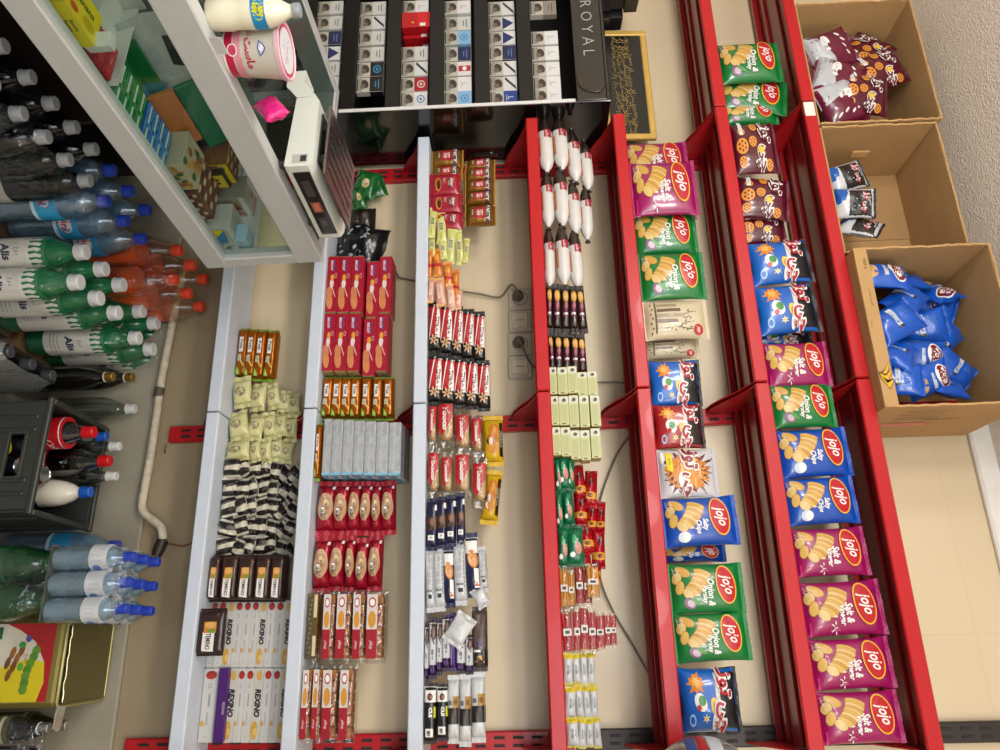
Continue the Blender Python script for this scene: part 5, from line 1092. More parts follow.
cbox('chocolate_box', -.16, -.20, .07, .10, .085, '#7a4a24', 'yellow edged patterned chocolate box behind the brown one', 'chocolate box', prints=ych, lid=ych)
o = MB().prism([(0, 0), (.05, 0), (.0, .05)], -.002, .002, M('#d6c31a', .4), 'x').obj('price_flag'); MB().prism([(.05, 0), (.05, .045), (.0, .05)], -.0021, .0019, M('#1f7ab0', .4), 'x').obj('blue_half', o); o.location = cw(-.04, -.13, ZI); o.rotation_euler = (0, 0, ROTC); tag(o, 'small yellow and blue card at the front of the counter', 'card')
cbox('green_folder', -.20, -.345, .19, .012, .15, '#0d6a40', 'dark green folder leaning inside the glass counter', 'folder', ry=-.45, z=ZI+.045)
cbox('black_case', -.215, -.345, .23, .016, .16, '#161616', 'black flat case behind the green folder in the counter', 'case', ry=-.45, z=ZI+.012)
def wtxt(p):
    for i in range(6): p.rect(-.8, .7-.25*i, .5-.1*(i % 3), .62-.25*i, ink('#8d8d8d'), 3, 1)
    p.rect(.1, -.9, .4, -.75, DK, 1, 1)
cbox('medicine_box', -.05, -.085, .075, .08, .06, '#cfcdc8', 'white printed box at the far counter corner', 'box', prints=wtxt, lid=wtxt)
cbox('tissue_pack', -.042, -.062, .05, .05, .03, '#9fc4d8', 'flat light blue card pack at the counter corner under the white box', 'pack', z=ZI+.061, prints=wtxt)
def paint(p): p.ell(-.2, 0, .4, .5, ink('#b58a4a')); p.ell(.1, .2, .2, .3, ink('#a33a2a')); p.rect(.6, -.8, .8, .8, ink('#b04a3a'), 1, 2); p.rect(-.95, .6, .95, .9, ink('#d8d4ca'), 3, 1)
cbox('cigar_box', -.15, -.08, .08, .07, .085, '#a8a196', 'box with a small painted figure behind the white printed box', 'box', prints=paint, lid=paint)
def batt(p): p.rect(-.9, -.2, .9, .9, ink('#d0b81c'), 3, 2); p.text('AA', 0, .35, .4, DK, bold=.05); p.rect(-.9, -.9, .9, -.3, DK, 3, 1)
cbox('battery_pack', -.14, -.195, .05, .03, .075, '#1d1b18', 'yellow and black battery pack beside the patterned chocolate boxes', 'battery pack', prints=batt, lid=batt)
o = MB().lathe([(0, 0), (.034, 0), (.036, .003), (.036, .028), (.034, .031), (.018, .031), (.016, .028), (.016, .003)], M('#c9c8a0', .4), 24, tf=lambda p: Vector((p.z, p.x, p.y+.036))).obj('tape_roll'); MB().lathe([(.0362, .004), (.0368, .015), (.0362, .027)], M('#cfc64a', .35), 24, tf=lambda p: Vector((p.z, p.x, p.y+.036))).obj('yellow_tape', o); o.location = cw(-.17, -.135, ZI+.085); o.rotation_euler = (0, .2, ROTC+.4); o.location.z = ZI+.001; o.location = cw(-.24, -.16, ZI+.001); tag(o, 'roll of pale yellow tape standing among the boxes in the counter', 'tape')
def tool(p): p.rect(-.9, -.9, -.4, .9, ink('#a01f4a'), 2, 2); p.rect(-.35, -.5, .9, .5, ink('#2a2a2c'), 3, 2)
cbox('razor_pack', -.24, -.30, .12, .05, .09, '#8d8a88', 'grey and magenta boxed pack behind the green folder', 'box', prints=tool, lid=tool)
# translucent bag with a punched handle standing behind the gum
pb = MB(); bp = [(-.10, 0), (.10, 0), (.11, .06), (.095, .15), (.06, .20), (-.02, .21), (-.09, .17), (-.11, .07)]
hole = [(-.045, .085), (.035, .075), (.05, .10), (.03, .135), (-.03, .14)]
pb.prism([(a, b) for a, b in bp[:]], -.002, .002, M('#b3b5b6', .3, .2, var=.3, bump=.3), 'x')
o = pb.obj('plastic_bag'); MB().prism(hole, -.0032, -.0018, M('#1a1918', .6), 'x').obj('handle_hole', o); MB().prism(hole, .0018, .0032, M('#1a1918', .6), 'x').obj('handle_hole', o); o.location = cw(-.20, -.52, ZI+.004); o.scale = (.85, .9, .85); o.rotation_euler = (TILT, -.35, ROTC); tag(o, 'grey plastic carrier bag with a handle hole behind the gum packs', 'plastic bag')
# ------------------------------------------------------------------ on the counter
ZC = ZT1+.0005
# yoghurt tub
def tub(lx, ly):
    P = cw(lx, ly, ZT1-.002)
    o = MB().lathe([(0, 0), (.048, 0), (.052, .004), (.066, .13), (.068, .132)], M('#e6dfd0', .35, var=.03), 32).obj('yoghurt_tub')
    MB().lathe([(.069, .128), (.070, .139), (.067, .141), (.064, .138), (0, .138)], M('#d9b3bd', .35), 32).obj('lid', o)
    pr = Print(lambda a, b, q: (a, b, .1385+q), .062, .062, base=.0003); pr.ell(0, 0, .98, .98, ink('#c23a62'), n=28); pr.ell(0, 0, .86, .86, ink('#d9dbe0'), n=28); pr.text(shape('ماست'), 0, .15, .4, ink('#c2264f'), maxw=1.1); pr.text(shape('تازه'), 0, -.35, .3, ink('#5a78b0'), maxw=.8); k = pr.done('lid_print', o); COL.objects.link(k)
    R = lambda z: .052+.014*(z/.13)+.0005
    th0 = -.95
    S = lambda a, b, q: ((R(.065+b)+q)*math.cos(th0+a/.06), (R(.065+b)+q)*math.sin(th0+a/.06), .065+b)
    pr = Print(S, .10, .06, base=.0003)
    pr.rect(-1, -.92, 1, -.62, ink('#b8163f'), 24, 3); pr.rect(-1, -.98, 1, -.93, W_, 20, 1); pr.rect(-1, -.56, 1, -.3, ink('#d98a98'), 24, 2); pr.ell(.0, -.62, .16, .2, W_); pr.ell(.0, -.62, .13, .16, ink('#c23a5a'))
    pr.text(shape('ماست')+'', .10, .05, .36, ink('#b8163f'), maxw=.8, bold=.03); pr.text(shape('تازه'), -.42, .06, .28, ink('#b8163f'), maxw=.35); pr.text(shape('پرچرب'), .0, -.28, .16, W_, maxw=.5)
    pr.poly([(-.18, .45), (-.1, .62), (.0, .72), (.1, .62), (.18, .45), (.0, .38)], ink('#3a64a8')); pr.poly([(-.13, .48), (-.07, .6), (.0, .66), (.07, .6), (.13, .48), (.0, .43)], W_)
    k = pr.done('tub_print', o); COL.objects.link(k)
    o.location = P; o.scale = (.77, .77, .80); return tag(o, 'white yoghurt tub with red print on the glass counter', 'yoghurt tub')
tub(-.052, -.655)
def milkbottle(lx, ly):
    o = MB().lathe([(0, 0), (.034, 0), (.038, .006), (.039, .05), (.036, .065), (.037, .08), (.039, .11), (.037, .14), (.026, .17), (.015, .19), (.014, .2)], M('#e3ddc4', .3, var=.03), 24).obj('drink_bottle')
    MB().lathe([(.0, .215), (.016, .215), (.0175, .212), (.0175, .198), (.0, .198)], M('#8f9496', .4), 18).obj('cap', o)
    S = lambda a, b, q: ((.0385+q)*math.cos(-.95+a/.0385), (.0385+q)*math.sin(-.95+a/.0385), .125+b)
    pr = Print(S, .07, .017, base=.0008); pr.rect(-1, -1, 1, .9, ink('#1c87bd'), 16, 2); pr.ell(.0, .0, .35, .8, ink('#d8cf1c')); pr.text(shape('دوغ'), 0, 0, .9, ink('#7a7a12'), maxw=.4); k = pr.done('label', o); COL.objects.link(k)
    o.location = cw(lx, ly, ZT1-.002); o.scale = (.74, .74, .76); tag(o, "creamy drink bottle with blue label on the counter at the photo's top", 'bottle')
milkbottle(-.055, -.738)
q = cw(-.015, -.570, ZC)
PINK = pouch('pink_bag', .10, .14, .06, M('#d81e7a', .25, var=.2, bump=.5, bscale=25), None, '#d81e7a', wr=.2, sf=.05, seed=61); PROTOS.remove(PINK)
o = dup(PINK, (q.x, q.y, q.z+.025), (.1, 1.0, -.3), (.5, .5, .58), 'bright pink plastic packet on the counter beside the yoghurt tub', 'packet')
bb = min((o.matrix_basis @ Vector(c)).z for c in PINK.bound_box); o.location.z += ZC-bb
PROTOS.append(PINK)
o = MB().box(-.018, -.0006, 0, .018, .0006, .022, M('#c9c9c9', .5)).obj('price_card'); o.location = cw(-.006, -.715, ZC); o.rotation_euler = (.15, 0, ROTC+PI/2); tag(o, 'white price card standing at the foot of the yoghurt tub', 'card')
# weighing scale
sc_ = empty('weighing_scale', cw(-.004, -.262, ZC+.0015), ROTC); sc_.scale = (.94, .92, .92)
WS = M('#dcdfd6', .35, var=.04); DS = M('#2b2826', .3, var=.2); STEEL = M('#8d7f7c', .22, .9, var=.2, scale=12)
def sp(n, *a, c=.004, m=WS): return MB().box(*a, m, c=c).obj(n, sc_, smooth=0)
bodyp = [(-.21, .03), (-.002, .020), (.002, .032), (.002, .078), (-.012, .088), (-.198, .088), (-.212, .078)]
MB().prism(bodyp, -.145, .14, WS, 'y').obj('scale_body', sc_)
for x, y in ((-.03, -.12), (-.03, .11), (-.18, -.12), (-.18, .11)): MB().lathe([(0, 0), (.012, 0), (.010, .03), (0, .03)], DS, 12, tf=lambda p, x=x, y=y: p+Vector((x, y, 0))).obj('rubber_foot', sc_)
dp = sp('display_panel', .0025, -.125, .034, .005, .12, .076, c=.001, m=M('#1c1614', .2, coat=.4))
p = Print(lambda a, b, q: (.005+q, a, .055+b), .12, .018, base=.0004); p.rect(-.12, -.7, .22, .7, ink('#8d4a38'), 3, 2); p.rect(-.08, -.4, .18, .4, ink('#c9735a'), 2, 2); p.rect(-.8, -.6, -.3, .6, ink('#3a3634'), 2, 2); p.rect(.4, -.6, .85, .6, ink('#3a3634'), 2, 2); p.text('KG', .6, 0, .6, ink('#8d8d8d')); k = p.done('display_print', dp); COL.objects.link(k)
p = Print(lambda a, b, q: (-.105+a, -.145-q, .055+b), .10, .025, base=.0004); p.rect(.72, -.7, .98, .8, ink('#b9b7b0'), 2, 2); p.rect(.76, .1, .94, .7, ink('#3a3a3a'), 2, 2); k = p.done('rating_plate', sc_); COL.objects.link(k)
sp('platform_carrier', -.18, -.12, .0885, -.03, .10, .094, c=.002, m=DS)
for x, y in ((-.05, -.10), (-.05, .07), (-.15, -.10), (-.15, .07)): MB().lathe([(0, .094), (.014, .094), (.014, .112), (0, .112)], DS, 12, tf=lambda p, x=x, y=y: p+Vector((x, y, 0))).obj('plate_support', sc_)
MB().box(-.185, -.14, .1125, .024, .092, .118, STEEL, c=.003).obj('steel_plate', sc_, smooth=0)
for i in range(6): MB().box(-.165+.031*i, -.12, .1178, -.161+.031*i, .07, .1190, M('#5f5553', .3, .9)).obj('plate_rib', sc_, smooth=0)
arm = MB(); arm.prism([(-.212, .03), (-.212, .08), (-.26, .045), (-.30, .045), (-.30, .0), (-.25, .0)], -.145, -.08, WS, 'y'); arm.obj('printer_arm', sc_)
sc_.rotation_euler[0] = TILT; tag(sc_, 'white electronic weighing scale with a steel plate on the counter', 'scale')
TONE = .85
# ------------------------------------------------------------------ bottles
PETC = FILM('#e6eef0', .07, .05); PROF = [(0, .004), (.030, 0), (.041, .006), (.0435, .018), (.0435, .07), (.0415, .078), (.0435, .086), (.0435, .2), (.042, .222), (.034, .252), (.022, .278), (.0145, .296), (.0135, .312)]
def bottle(name, H=.33, R=.0435, glass=PETC, liquid=None, level=.72, cap='#2444a8', label=None, lz=(.12, .19), lcol='#e8e8e8', n=20, prof=None, ths=-1.15, neck=1.0):
    k, kr = H/.33, R/.0435
    pr = [(r*kr*(neck if z > .27 else 1), z*k) for r, z in (prof or PROF)]
    root = MB().lathe(pr, glass, n).obj(name, link=False, smooth=50)
    if liquid:
        top = level*H; lp = [(max(0, r-.0022), max(z, .003)) for r, z in pr if z < top]; r_ = lp[-1][0]
        nx = next(((r, z) for r, z in pr if z >= top), pr[-1]); pz, pr0 = lp[-1][1], lp[-1][0]; f = (top-pz)/max(1e-6, nx[1]-pz); r_ = pr0+(nx[0]-.0022-pr0)*f
        MB().lathe(lp+[(r_, top), (0, top)], liquid, n).obj('liquid', root, link=False, smooth=50)
    cz = pr[-1][1]-.010; cr = pr[-1][0]+.0025
    cb = MB().lathe([(0, cz-.004), (cr, cz-.004), (cr+.0004, cz), (cr, cz+.017), (cr-.002, cz+.019), (0, cz+.019)], M(cap, .35, var=.05) if isinstance(cap, str) else cap, 18).obj('cap', root, link=False)
    MB().lathe([(cr-.001, cz-.007), (cr+.0016, cz-.007), (cr+.0016, cz-.0045), (cr-.001, cz-.0045)], M('#d8d8d8', .4) if not isinstance(cap, str) else M(cap, .4), 18).obj('neck_ring', root, link=False)
    if label:
        rr = R+.0007; zc, hh = (lz[0]+lz[1])/2*k, (lz[1]-lz[0])/2*k
        lb = MB().lathe([(rr-.0004, lz[0]*k), (rr, lz[0]*k+.0005), (rr, lz[1]*k-.0005), (rr-.0004, lz[1]*k)], M(lcol, .4, var=.04), n); lbo = lb.obj('label', root, link=False, smooth=50)
        p = Print(lambda a, b, q: ((rr+q)*math.cos(ths+a/rr), (rr+q)*math.sin(ths+a/rr), zc+b), rr*1.6, hh, base=.0005, step=.00005); label(p); p.done('label_print', lbo)
    root['w'], root['h'], root['t'] = 2*R, H, 2*R
    return proto(name, root)
def pack(name, P, px, py, H, nx, ny, sx, sy, label, cat, grp=None, z0=0, base=None, film=True, film_=None, bname='bottle', x0=None, y0=None, rows=None, dy=0):
    """shrink-wrapped bottles: rows along x and y from the measured spot of the first cap"""
    if x0 is None: q = atz(px, py, z0+H); x0, y0 = q.x, q.y+dy
    e = empty(name, (x0+sx*(nx-1)/2, y0+sy*(ny-1)/2, z0))
    for i in range(nx):
        for j in range(ny):
            dup(P, (sx*(i-(nx-1)/2), sy*(j-(ny-1)/2), .0006), (0, 0, random.uniform(-.35, .35)), (1, 1, 1), parent=e, name=bname)
    if film:
        R = P['w']/2; hx, hy = abs(sx)*(nx-1)/2+R+.0015, abs(sy)*(ny-1)/2+R+.0015
        prof = [(1.0, .001), (1.004, H*.25), (1.0, H*.5), (1.002, H*.66), (.97, H*.76), (.90, H*.86), (.80, H*.96)]
        vs, fs = [], []; n = 40
        for k, (s, z) in enumerate(prof):
            for i in range(n):
                a = 2*PI*i/n; c, d = math.cos(a), math.sin(a); ex = .32 if k < 5 else .5
                rx, ry = hx-(1-s)*.10, hy-(1-s)*.10
                w_ = random.uniform(-.0012, .0012)+.0015*math.sin(9*a+z*60)
                vs.append(((rx+w_)*math.copysign(abs(c)**ex, c), (ry+w_)*math.copysign(abs(d)**ex, d), z))
        for k in range(len(prof)-1):
            for i in range(n): fs.append((k*n+i, k*n+(i+1) % n, (k+1)*n+(i+1) % n, (k+1)*n+i))
        MB().add(vs, fs, film_ or FILM('#fbfbfc', .035, .11, bump=1.0, bscale=26, edge=.16)).obj('shrink_film', e, smooth=60)
    tag(e, label, cat, grp); return e
COLA = M('#15100d', .12, var=.2, coat=.6)
def malt(p): p.rect(-1, -1, 1, 1, ink('#b5b3ac'), 20, 3); p.rect(-1, -.2, 1, .2, ink('#a59a2c'), 20, 1); p.text('MALT', 0, .55, .4, DK)
BKB = bottle('bottle', .33, .045, glass=FILM('#8f9698', .03, .04, edge=.3), liquid=COLA, level=.84, cap='#a9acae', label=malt, lz=(.04, .12), lcol='#b5b3ac')
GP = 'shrink wrapped bottle packs on the floor'
pk = pack('bottle_pack', BKB, 60, 103, .33, 2, 3, .095, .087, 'pack of dark drink bottles with grey caps beside the water pack', 'bottle pack', GP, z0=.101)
def board(x0, x1, y0, y1, z1, label, mat='#5a4632'):
    o = MB().box(x0, y0, .001, x1, y1, z1, M(mat, .85, var=.2), c=.003).obj('low_pallet', smooth=0); MB().box(x0-.001, y0-.0015, z1*.35, x1+.001, y0+.001, z1*.6, M('#241b13', .9)).obj('pallet_gap', o, smooth=0); tag(o, label, 'pallet')
L_ = pk.location; board(L_.x-.10, L_.x+.10, L_.y-.46, L_.y+.14, .10, 'low wooden pallet under the dark drink bottle packs')
pack('bottle_pack', BKB, 0, 0, .33, 2, 3, .1, .093, "pack of dark drink bottles with grey caps at the photo's upper corner", 'bottle pack', GP, x0=L_.x-.0475, y0=L_.y-.087*4-.012, z0=.101)
WATER = FILM('#d5e6ee', .05, .03, haze=.28, hcol='#b5cbd8')
def wlab(p): p.rect(-1, -1, 1, 1, ink('#2f9acb'), 20, 3); p.rect(-1, -1, 1, -.7, ink('#bfe0ee'), 20, 1); p.ell(0, 0, .42, .62, ink('#b8232c'), rot=.3); p.ell(.02, .02, .38, .54, W_, rot=.3); p.text('mira', 0, 0, .6, ink('#b8232c'), maxw=.62, bold=.03)
WTB = bottle('bottle', .33, .045, glass=FILM('#e2eff5', .05, .05, edge=.35, haze=.03, hcol='#c4d8e4'), liquid=WATER, level=.80, cap='#2a46b5', label=wlab, lz=(.135, .20), lcol='#2f9acb')
pk = pack('bottle_pack', WTB, 118, 170, .33, 2, 3, .096, .098, 'pack of water bottles with blue caps, blue round labels', 'bottle pack', GP, z0=.101)
L_ = pk.location; board(L_.x-.1, L_.x+.1, L_.y-.142, L_.y+.142, .10, 'low wooden pallet under the water bottle pack')
ORL = M('#d85c12', .25, var=.15, coat=.3)
ORB_ = bottle('bottle', .34, .046, glass=FILM('#f8ede2', .03, .05, edge=.3), liquid=ORL, level=.62, cap='#d9452c', label=None)
cr_ = MB().box(-1.20, -.31, .001, -1.025, -.02, .163, M('#4a3b2c', .8, var=.2), c=.004).obj('low_crate', smooth=0); MB().box(-1.201, -.312, .10, -1.024, -.308, .12, M('#2c231a', .8)).obj('crate_slat', cr_, smooth=0); tag(cr_, 'low brown wooden crate under the orange drink pack', 'crate')
pack('bottle_pack', ORB_, 180, 245, .34, 2, 3, .097, .094, 'pack of orange drink bottles with red caps by the counter corner', 'bottle pack', GP, z0=.165, dy=.03)
def dlab(p):
    p.rect(-1, -1, 1, .55, ink('#d9d6cc'), 20, 4)
    for i in range(9):
        a = -.9+.22*i; p.poly([(a-.09, .45), (a+.09, .45), (a+.05, .62+.1*(i % 3)), (a+.10, .82+.05*(i % 2)), (a, .93), (a-.08, .75), (a-.04, .6)], ink('#dfe0d8'))
    p.text('Alis', 0, -.12, .32, ink('#1d2a4a'), maxw=.7, bold=.04, shear=.2, rot=.15); p.text(shape('دوغ'), .02, .22, .18, ink('#1d4a35'), maxw=.4)
    for i in range(3): p.rect(-.5, -.5-.12*i, .4, -.53-.12*i, ink('#8d8f8a'), 4, 1)
    p.rect(-.95, -.5, -.72, -.2, ink('#4a4a4a'), 2, 2)
GDK = M('#1a6a3f', .18, var=.12, coat=.4)
PD = [(0, .004), (.030, 0), (.041, .006), (.0435, .018), (.0435, .2), (.043, .215), (.037, .245), (.026, .27), (.0195, .285), (.0185, .312)]
DGH = bottle('bottle', .34, .0425, glass=GDK, liquid=None, cap='#d8dadb', label=dlab, lz=(.06, .235), lcol='#1d7044', prof=PD)
pk = pack('bottle_pack', DGH, 93, 254, .34, 2, 3, .088, .095, 'pack of green yoghurt drink bottles with white labels, further from the crate', 'bottle pack', GP, z0=.041, dy=-.012)
L_ = pk.location; board(L_.x-.09, L_.x+.09, L_.y-.14, L_.y+.14, .04, 'flat wooden board under the first green bottle pack')
bs = MB().box(-.99, -.225, .001, -.83, -.03, .028, M('#8d6b44', .9, var=.2), c=.002).obj('cardboard_sheet', smooth=0); tag(bs, 'flat cardboard under the second green bottle pack', 'sheet')
pack('bottle_pack', DGH, 147, 311, .34, 2, 3, .088, .090, 'pack of green yoghurt drink bottles behind the dark grey crate', 'bottle pack', GP, z0=.03)
# plastic-covered pack in front of the green bottles
FG = FILM('#a8abaa', .14, .14, bump=.9, bscale=16, haze=.5, hcol='#8d908f')
q = atz(60, 372, .25)
GLB = bottle('bottle', .25, .04, glass=FILM('#6d7472', .1, .05), liquid=M('#2a2624', .2), level=.7, cap='#3a3f44')
pack('bottle_pack', GLB, 0, 0, .25, 1, 3, .084, .086, 'low pack of dark bottles under cloudy grey film beside the crate', 'bottle pack', GP, x0=-.705, y0=-.535, film_=FG)
# dark glass bottles with gold collars beside the crate
GCO = M('#b58d3a', .3, .8, var=.2)
GLD_ = bottle('glass_bottle', .31, .036, glass=M('#12100e', .08, var=.1, coat=.5), cap=GCO, neck=1.0)
for (x, y), lab in (((-.765, -.18), 'dark bottle with golden collar behind the grey crate'), ((-.80, -.075), 'dark bottle with golden collar beside the wall ledge')): dup(GLD_, (x, y, .0006), (0, 0, 0), (1, 1, 1), lab, 'bottle', 'dark bottles with golden collars')
CLB = bottle('empty_bottle', .33, .040, glass=FILM('#dfe6e2', .10, .04), cap='#cfd2d0')
dup(CLB, (-.70, -.072, .0006), (0, 0, 0), (1, 1, 1), 'clear empty bottle behind the grey crate, by the ledge', 'bottle', 'clear empty bottles')
# ------------------------------------------------------------------ crate with bottles
CRM_ = M('#30332f', .5, var=.12, scale=30)
ce = empty('bottle_crate', (-.478, -.262, 0)); cw_, cd_, ch = .146, .135, .28
def cp(n, *a, c=.003): return MB().box(*a, CRM_, c=c).obj(n, ce, smooth=0)
cp('crate_base', -cw_+.004, -cd_+.004, .002, cw_-.004, cd_-.004, .012)
for s in (-1, 1): 
    cp('side_wall', s*cw_, -cd_, .004, s*(cw_-.007), cd_, ch-.012)
    for k in (-.5, .5): cp('rib', s*cw_+s*.005, k*cd_-.006, .01, s*cw_-s*.001, k*cd_+.006, ch-.03)
cp('back_wall', -cw_+.0072, cd_-.007, .004, cw_-.0072, cd_, ch-.012)
# front wall with hand slot
for a in ((-cw_+.0072, -cd_, .004, cw_-.0072, -cd_+.007, .185), (-cw_+.0072, -cd_, .225, cw_-.0072, -cd_+.007, ch-.012), (-cw_+.0072, -cd_, .185, -.055, -cd_+.007, .225), (.055, -cd_, .185, cw_-.0072, -cd_+.007, .225)): cp('front_wall', *a, c=0)
for x in (-.1, -.066, .066, .1): cp('rib', x-.005, -cd_-.005, .01, x+.005, -cd_+.001, ch-.03)
for a in ((-.062, -cd_-.004, .178, .062, -cd_+.001, .186), (-.062, -cd_-.004, .224, .062, -cd_+.001, .232), (-.062, -cd_-.004, .186, -.055, -cd_+.001, .224), (.055, -cd_-.004, .186, .062, -cd_+.001, .224)): cp('slot_rim', *a, c=.001)
for a in ((-cw_-.006, -cd_-.006, ch-.014, cw_+.006, -cd_+.009, ch), (-cw_-.006, cd_-.009, ch-.014, cw_+.006, cd_+.006, ch), (-cw_-.006, -cd_+.009, ch-.014, -cw_+.009, cd_-.009, ch), (cw_-.009, -cd_+.009, ch-.014, cw_+.006, cd_-.009, ch)): cp('rim', *a)
ce.rotation_euler = (0, 0, -.02); tag(ce, 'dark grey plastic crate of drink bottles on the floor', 'crate')
def coke(p): p.rect(-1, -1, 1, 1, ink('#b5121c'), 20, 4); p.text('Coca-Cola', 0, 0, .9, W_, maxw=1.5, rot=.25, shear=.3, bold=.02); p.rect(-1, .88, 1, .96, W_, 20, 1)
CKB = bottle('cola_bottle', .30, .0425, glass=FILM('#c9cccb', .08, .04), liquid=COLA, level=.78, cap='#c4141c', label=coke, lz=(.18, .252), lcol='#b5121c')
CKE = bottle('cola_bottle', .315, .0425, glass=FILM('#c9cccb', .08, .04), liquid=COLA, level=.70, cap='#c4141c', label=coke, lz=(.08, .17), lcol='#b5121c')
DWB = bottle('drink_bottle', .29, .037, glass=M('#dcd6c6', .25, var=.05), cap='#1d5cb8', label=lambda p: (p.rect(-1, -1, 1, 1, ink('#d5d3ca'), 20, 4), p.rect(-1, .1, 1, 1, ink('#1b2450'), 20, 2), p.ell(-.2, -.1, .4, .6, W_), p.ell(-.2, -.1, .34, .5, ink('#3a4a7a')), p.text(shape('دوغ'), -.2, -.1, .5, W_, maxw=.5)), lz=(.06, .18), lcol='#d5d3ca', prof=PD, neck=.8)
B1 = bottle('drink_bottle', .315, .04, glass=FILM('#e3e8e4', .10, .04), cap='#1d4fa8')
ZCR = .0126
GC = 'bottles in the grey crate'
q = lambda px, py, z: atz(px, py, z)
for P, x, y, hs, lab in ((CKB, -.566, -.290, 1.12, 'cola bottle with red label in the crate, beside the blue cap'), (CKE, -.505, -.210, 1.10, 'cola bottle in the middle of the crate, red cap'), (B1, -.577, -.204, 1.02, 'clear bottle with blue cap behind the cola bottle in the crate'),
                     (CLB, -.556, -.1725, 1.05, 'clear empty bottle at the crate back, beside the blue cap'), (CLB, -.470, -.172, 1.06, 'clear empty bottle at the crate back, behind the milky bottle'), (DWB, -.418, -.215, 1.06, 'milky white drink bottle with a blue cap in the crate')):
    dup(P, (x, y, ZCR), (0, 0, .1), (1 if P not in (B1, CLB) else .86, 1 if P not in (B1, CLB) else .86, hs), lab, 'bottle', GC)
def can(nm, col, art, x, y, h, lab):
    o = MB().lathe([(0, .003), (.02, 0), (.0255, .006), (.0265, .012), (.0265, h-.016), (.023, h-.004), (.0225, h), (.0205, h), (.02, h-.004), (0, h-.004)], M(col, .25, .4, var=.1), 24).obj(nm)
    p = Print(lambda a, b, k: ((.0267+k)*math.cos(-1.2+a/.0267), (.0267+k)*math.sin(-1.2+a/.0267), h*.5+b), .042, h*.38, base=.0004); art(p); k = p.done('can_print', o); COL.objects.link(k)
    MB().lathe([(.0226, h-.001), (.0236, h+.001), (.0226, h+.003), (.0212, h+.001)], M('#b9bcbe', .2, .95), 24).obj('rim', o)
    o.location = (x, y, ZCR); tag(o, lab, 'can', 'cans in the grey crate')
en = lambda p: (p.ell(0, .5, .6, .32, ink('#c9b81c')), p.ell(0, .5, .48, .24, ink('#14121a')), p.text('HYPE', 0, .5, .25, ink('#c9b81c'), maxw=.7, rot=.1), p.rect(-.6, -.6, .6, -.5, ink('#c9b81c'), 4, 1))
can('drink_can', '#15131c', en, -.520, -.350, .205, 'black energy drink can with yellow oval in the crate front'); can('drink_can', '#15131c', en, -.462, -.352, .18, 'black energy drink can standing in the crate beside the red can'); can('drink_can', '#a3141c', lambda p: (p.text('Coca-Cola', 0, .2, .3, W_, rot=PI/2, maxw=1.2), p.rect(-.9, .7, .9, .8, W_, 6, 1)), -.452, -.292, .21, 'small red cola can in the middle of the crate')
# ------------------------------------------------------------------ by the tin
WT1 = dup(WTB, (-.292, -.06, .0006), (0, 0, .1), (.95, .95, 1.02), 'single water bottle standing by the wall beside the crate', 'bottle', name='water_bottle')
GRS = bottle('bottle', .318, .046, glass=M('#0d3d1c', .12, var=.15, coat=.5), cap='#1d6a35', label=lambda p: (p.ell(0, .1, .7, .8, ink('#0a2f14')), p.text('7', -.2, .1, .7, ink('#7fa08a')), p.text('UP', .25, .0, .4, ink('#8fb09a'))), lz=(.08, .2), lcol='#0f4a24')
e = pack('bottle_pack', GRS, 0, 0, .312, 2, 2, .094, .094, 'pack of dark green soda bottles under film, below the small water pack', 'bottle pack', GP, x0=-.222, y0=-.30)
SMW = bottle('bottle', .20, .031, glass=FILM('#e6f2f7', .06, .05, edge=.35, haze=.05, hcol='#c4d8e4'), liquid=FILM('#d3e5ee', .05, .03, haze=.3, hcol='#b5ccd8'), level=.78, cap='#2440b0', label=lambda p: (p.rect(-1, -1, 1, 1, ink('#c9ccd0'), 16, 3), p.rect(-.4, -.5, .3, .5, ink('#a8b4c4'), 3, 2), p.ell(.5, -.2, .2, .5, ink('#3a6ab0'))), lz=(.16, .23), lcol='#cdd0d4')
tb = MB().box(-.255, -.358, .3185, -.076, -.155, .3215, M('#3d4a40', .8), c=.001).obj('cardboard_sheet', smooth=0); tag(tb, 'thin card between the green soda pack and the small water pack', 'sheet')
pack('bottle_pack', SMW, 0, 0, .20, 3, 3, .062, .064, 'pack of small water bottles with blue caps, on the green soda pack', 'bottle pack', GP, x0=-.228, y0=-.330, z0=.322)
# oil tin
tn = empty('oil_tin', (.012, -.140, 0), .02); TM = M('#857a3c', .4, .35, var=.12, scale=12); TMB = M('#6a6030', .42, .35, var=.2, scale=10); w, d, h = .105, .11, .335
MB().box(-w, -d, .004, w, d, h-.008, TM, c=.012).obj('tin_body', tn, smooth=30)
MB().box(-w+.006, -d+.016, h-.009, w-.006, d-.004, h-.0045, TMB, c=.001).obj('tin_top', tn, smooth=0)
m = MB()
loop = [(-w, -d+.012), (-w+.01, -d+.004), (w-.01, -d+.004), (w, -d+.012), (w, d-.01), (w-.01, d), (-w+.01, d), (-w, d-.01), (-w, -d+.012)]
m.tube([(x, y, h-.006) for x, y in loop], .004, M('#a59a60', .4, .4), 6); m.obj('top_rim', tn)
MB().box(-w+.02, -d+.006, h-.0085, w-.004, -d+.017, h-.0035, M('#0c0a08', .8)).obj('cut_opening', tn, smooth=0)
m = MB(); m.tube([(-w+.02+(2*w-.03)*i/16, -d+.018+random.uniform(-.002, .002), h-.003+random.uniform(-.001, .002)) for i in range(17)], .0016, M('#d8d0a8', .25, .8), 5); m.obj('jagged_edge', tn)
m = MB(); m.prism([(-.0, 0), (.02, .002), (.055, .010), (.05, .0125), (.0, .004)], 0, .03, M('#c9c6b4', .25, .6), 'y'); t_ = m.obj('bent_tab', tn); t_.location = (w-.006, -d+.01, h-.006); t_.rotation_euler = (0, .15, -.2)
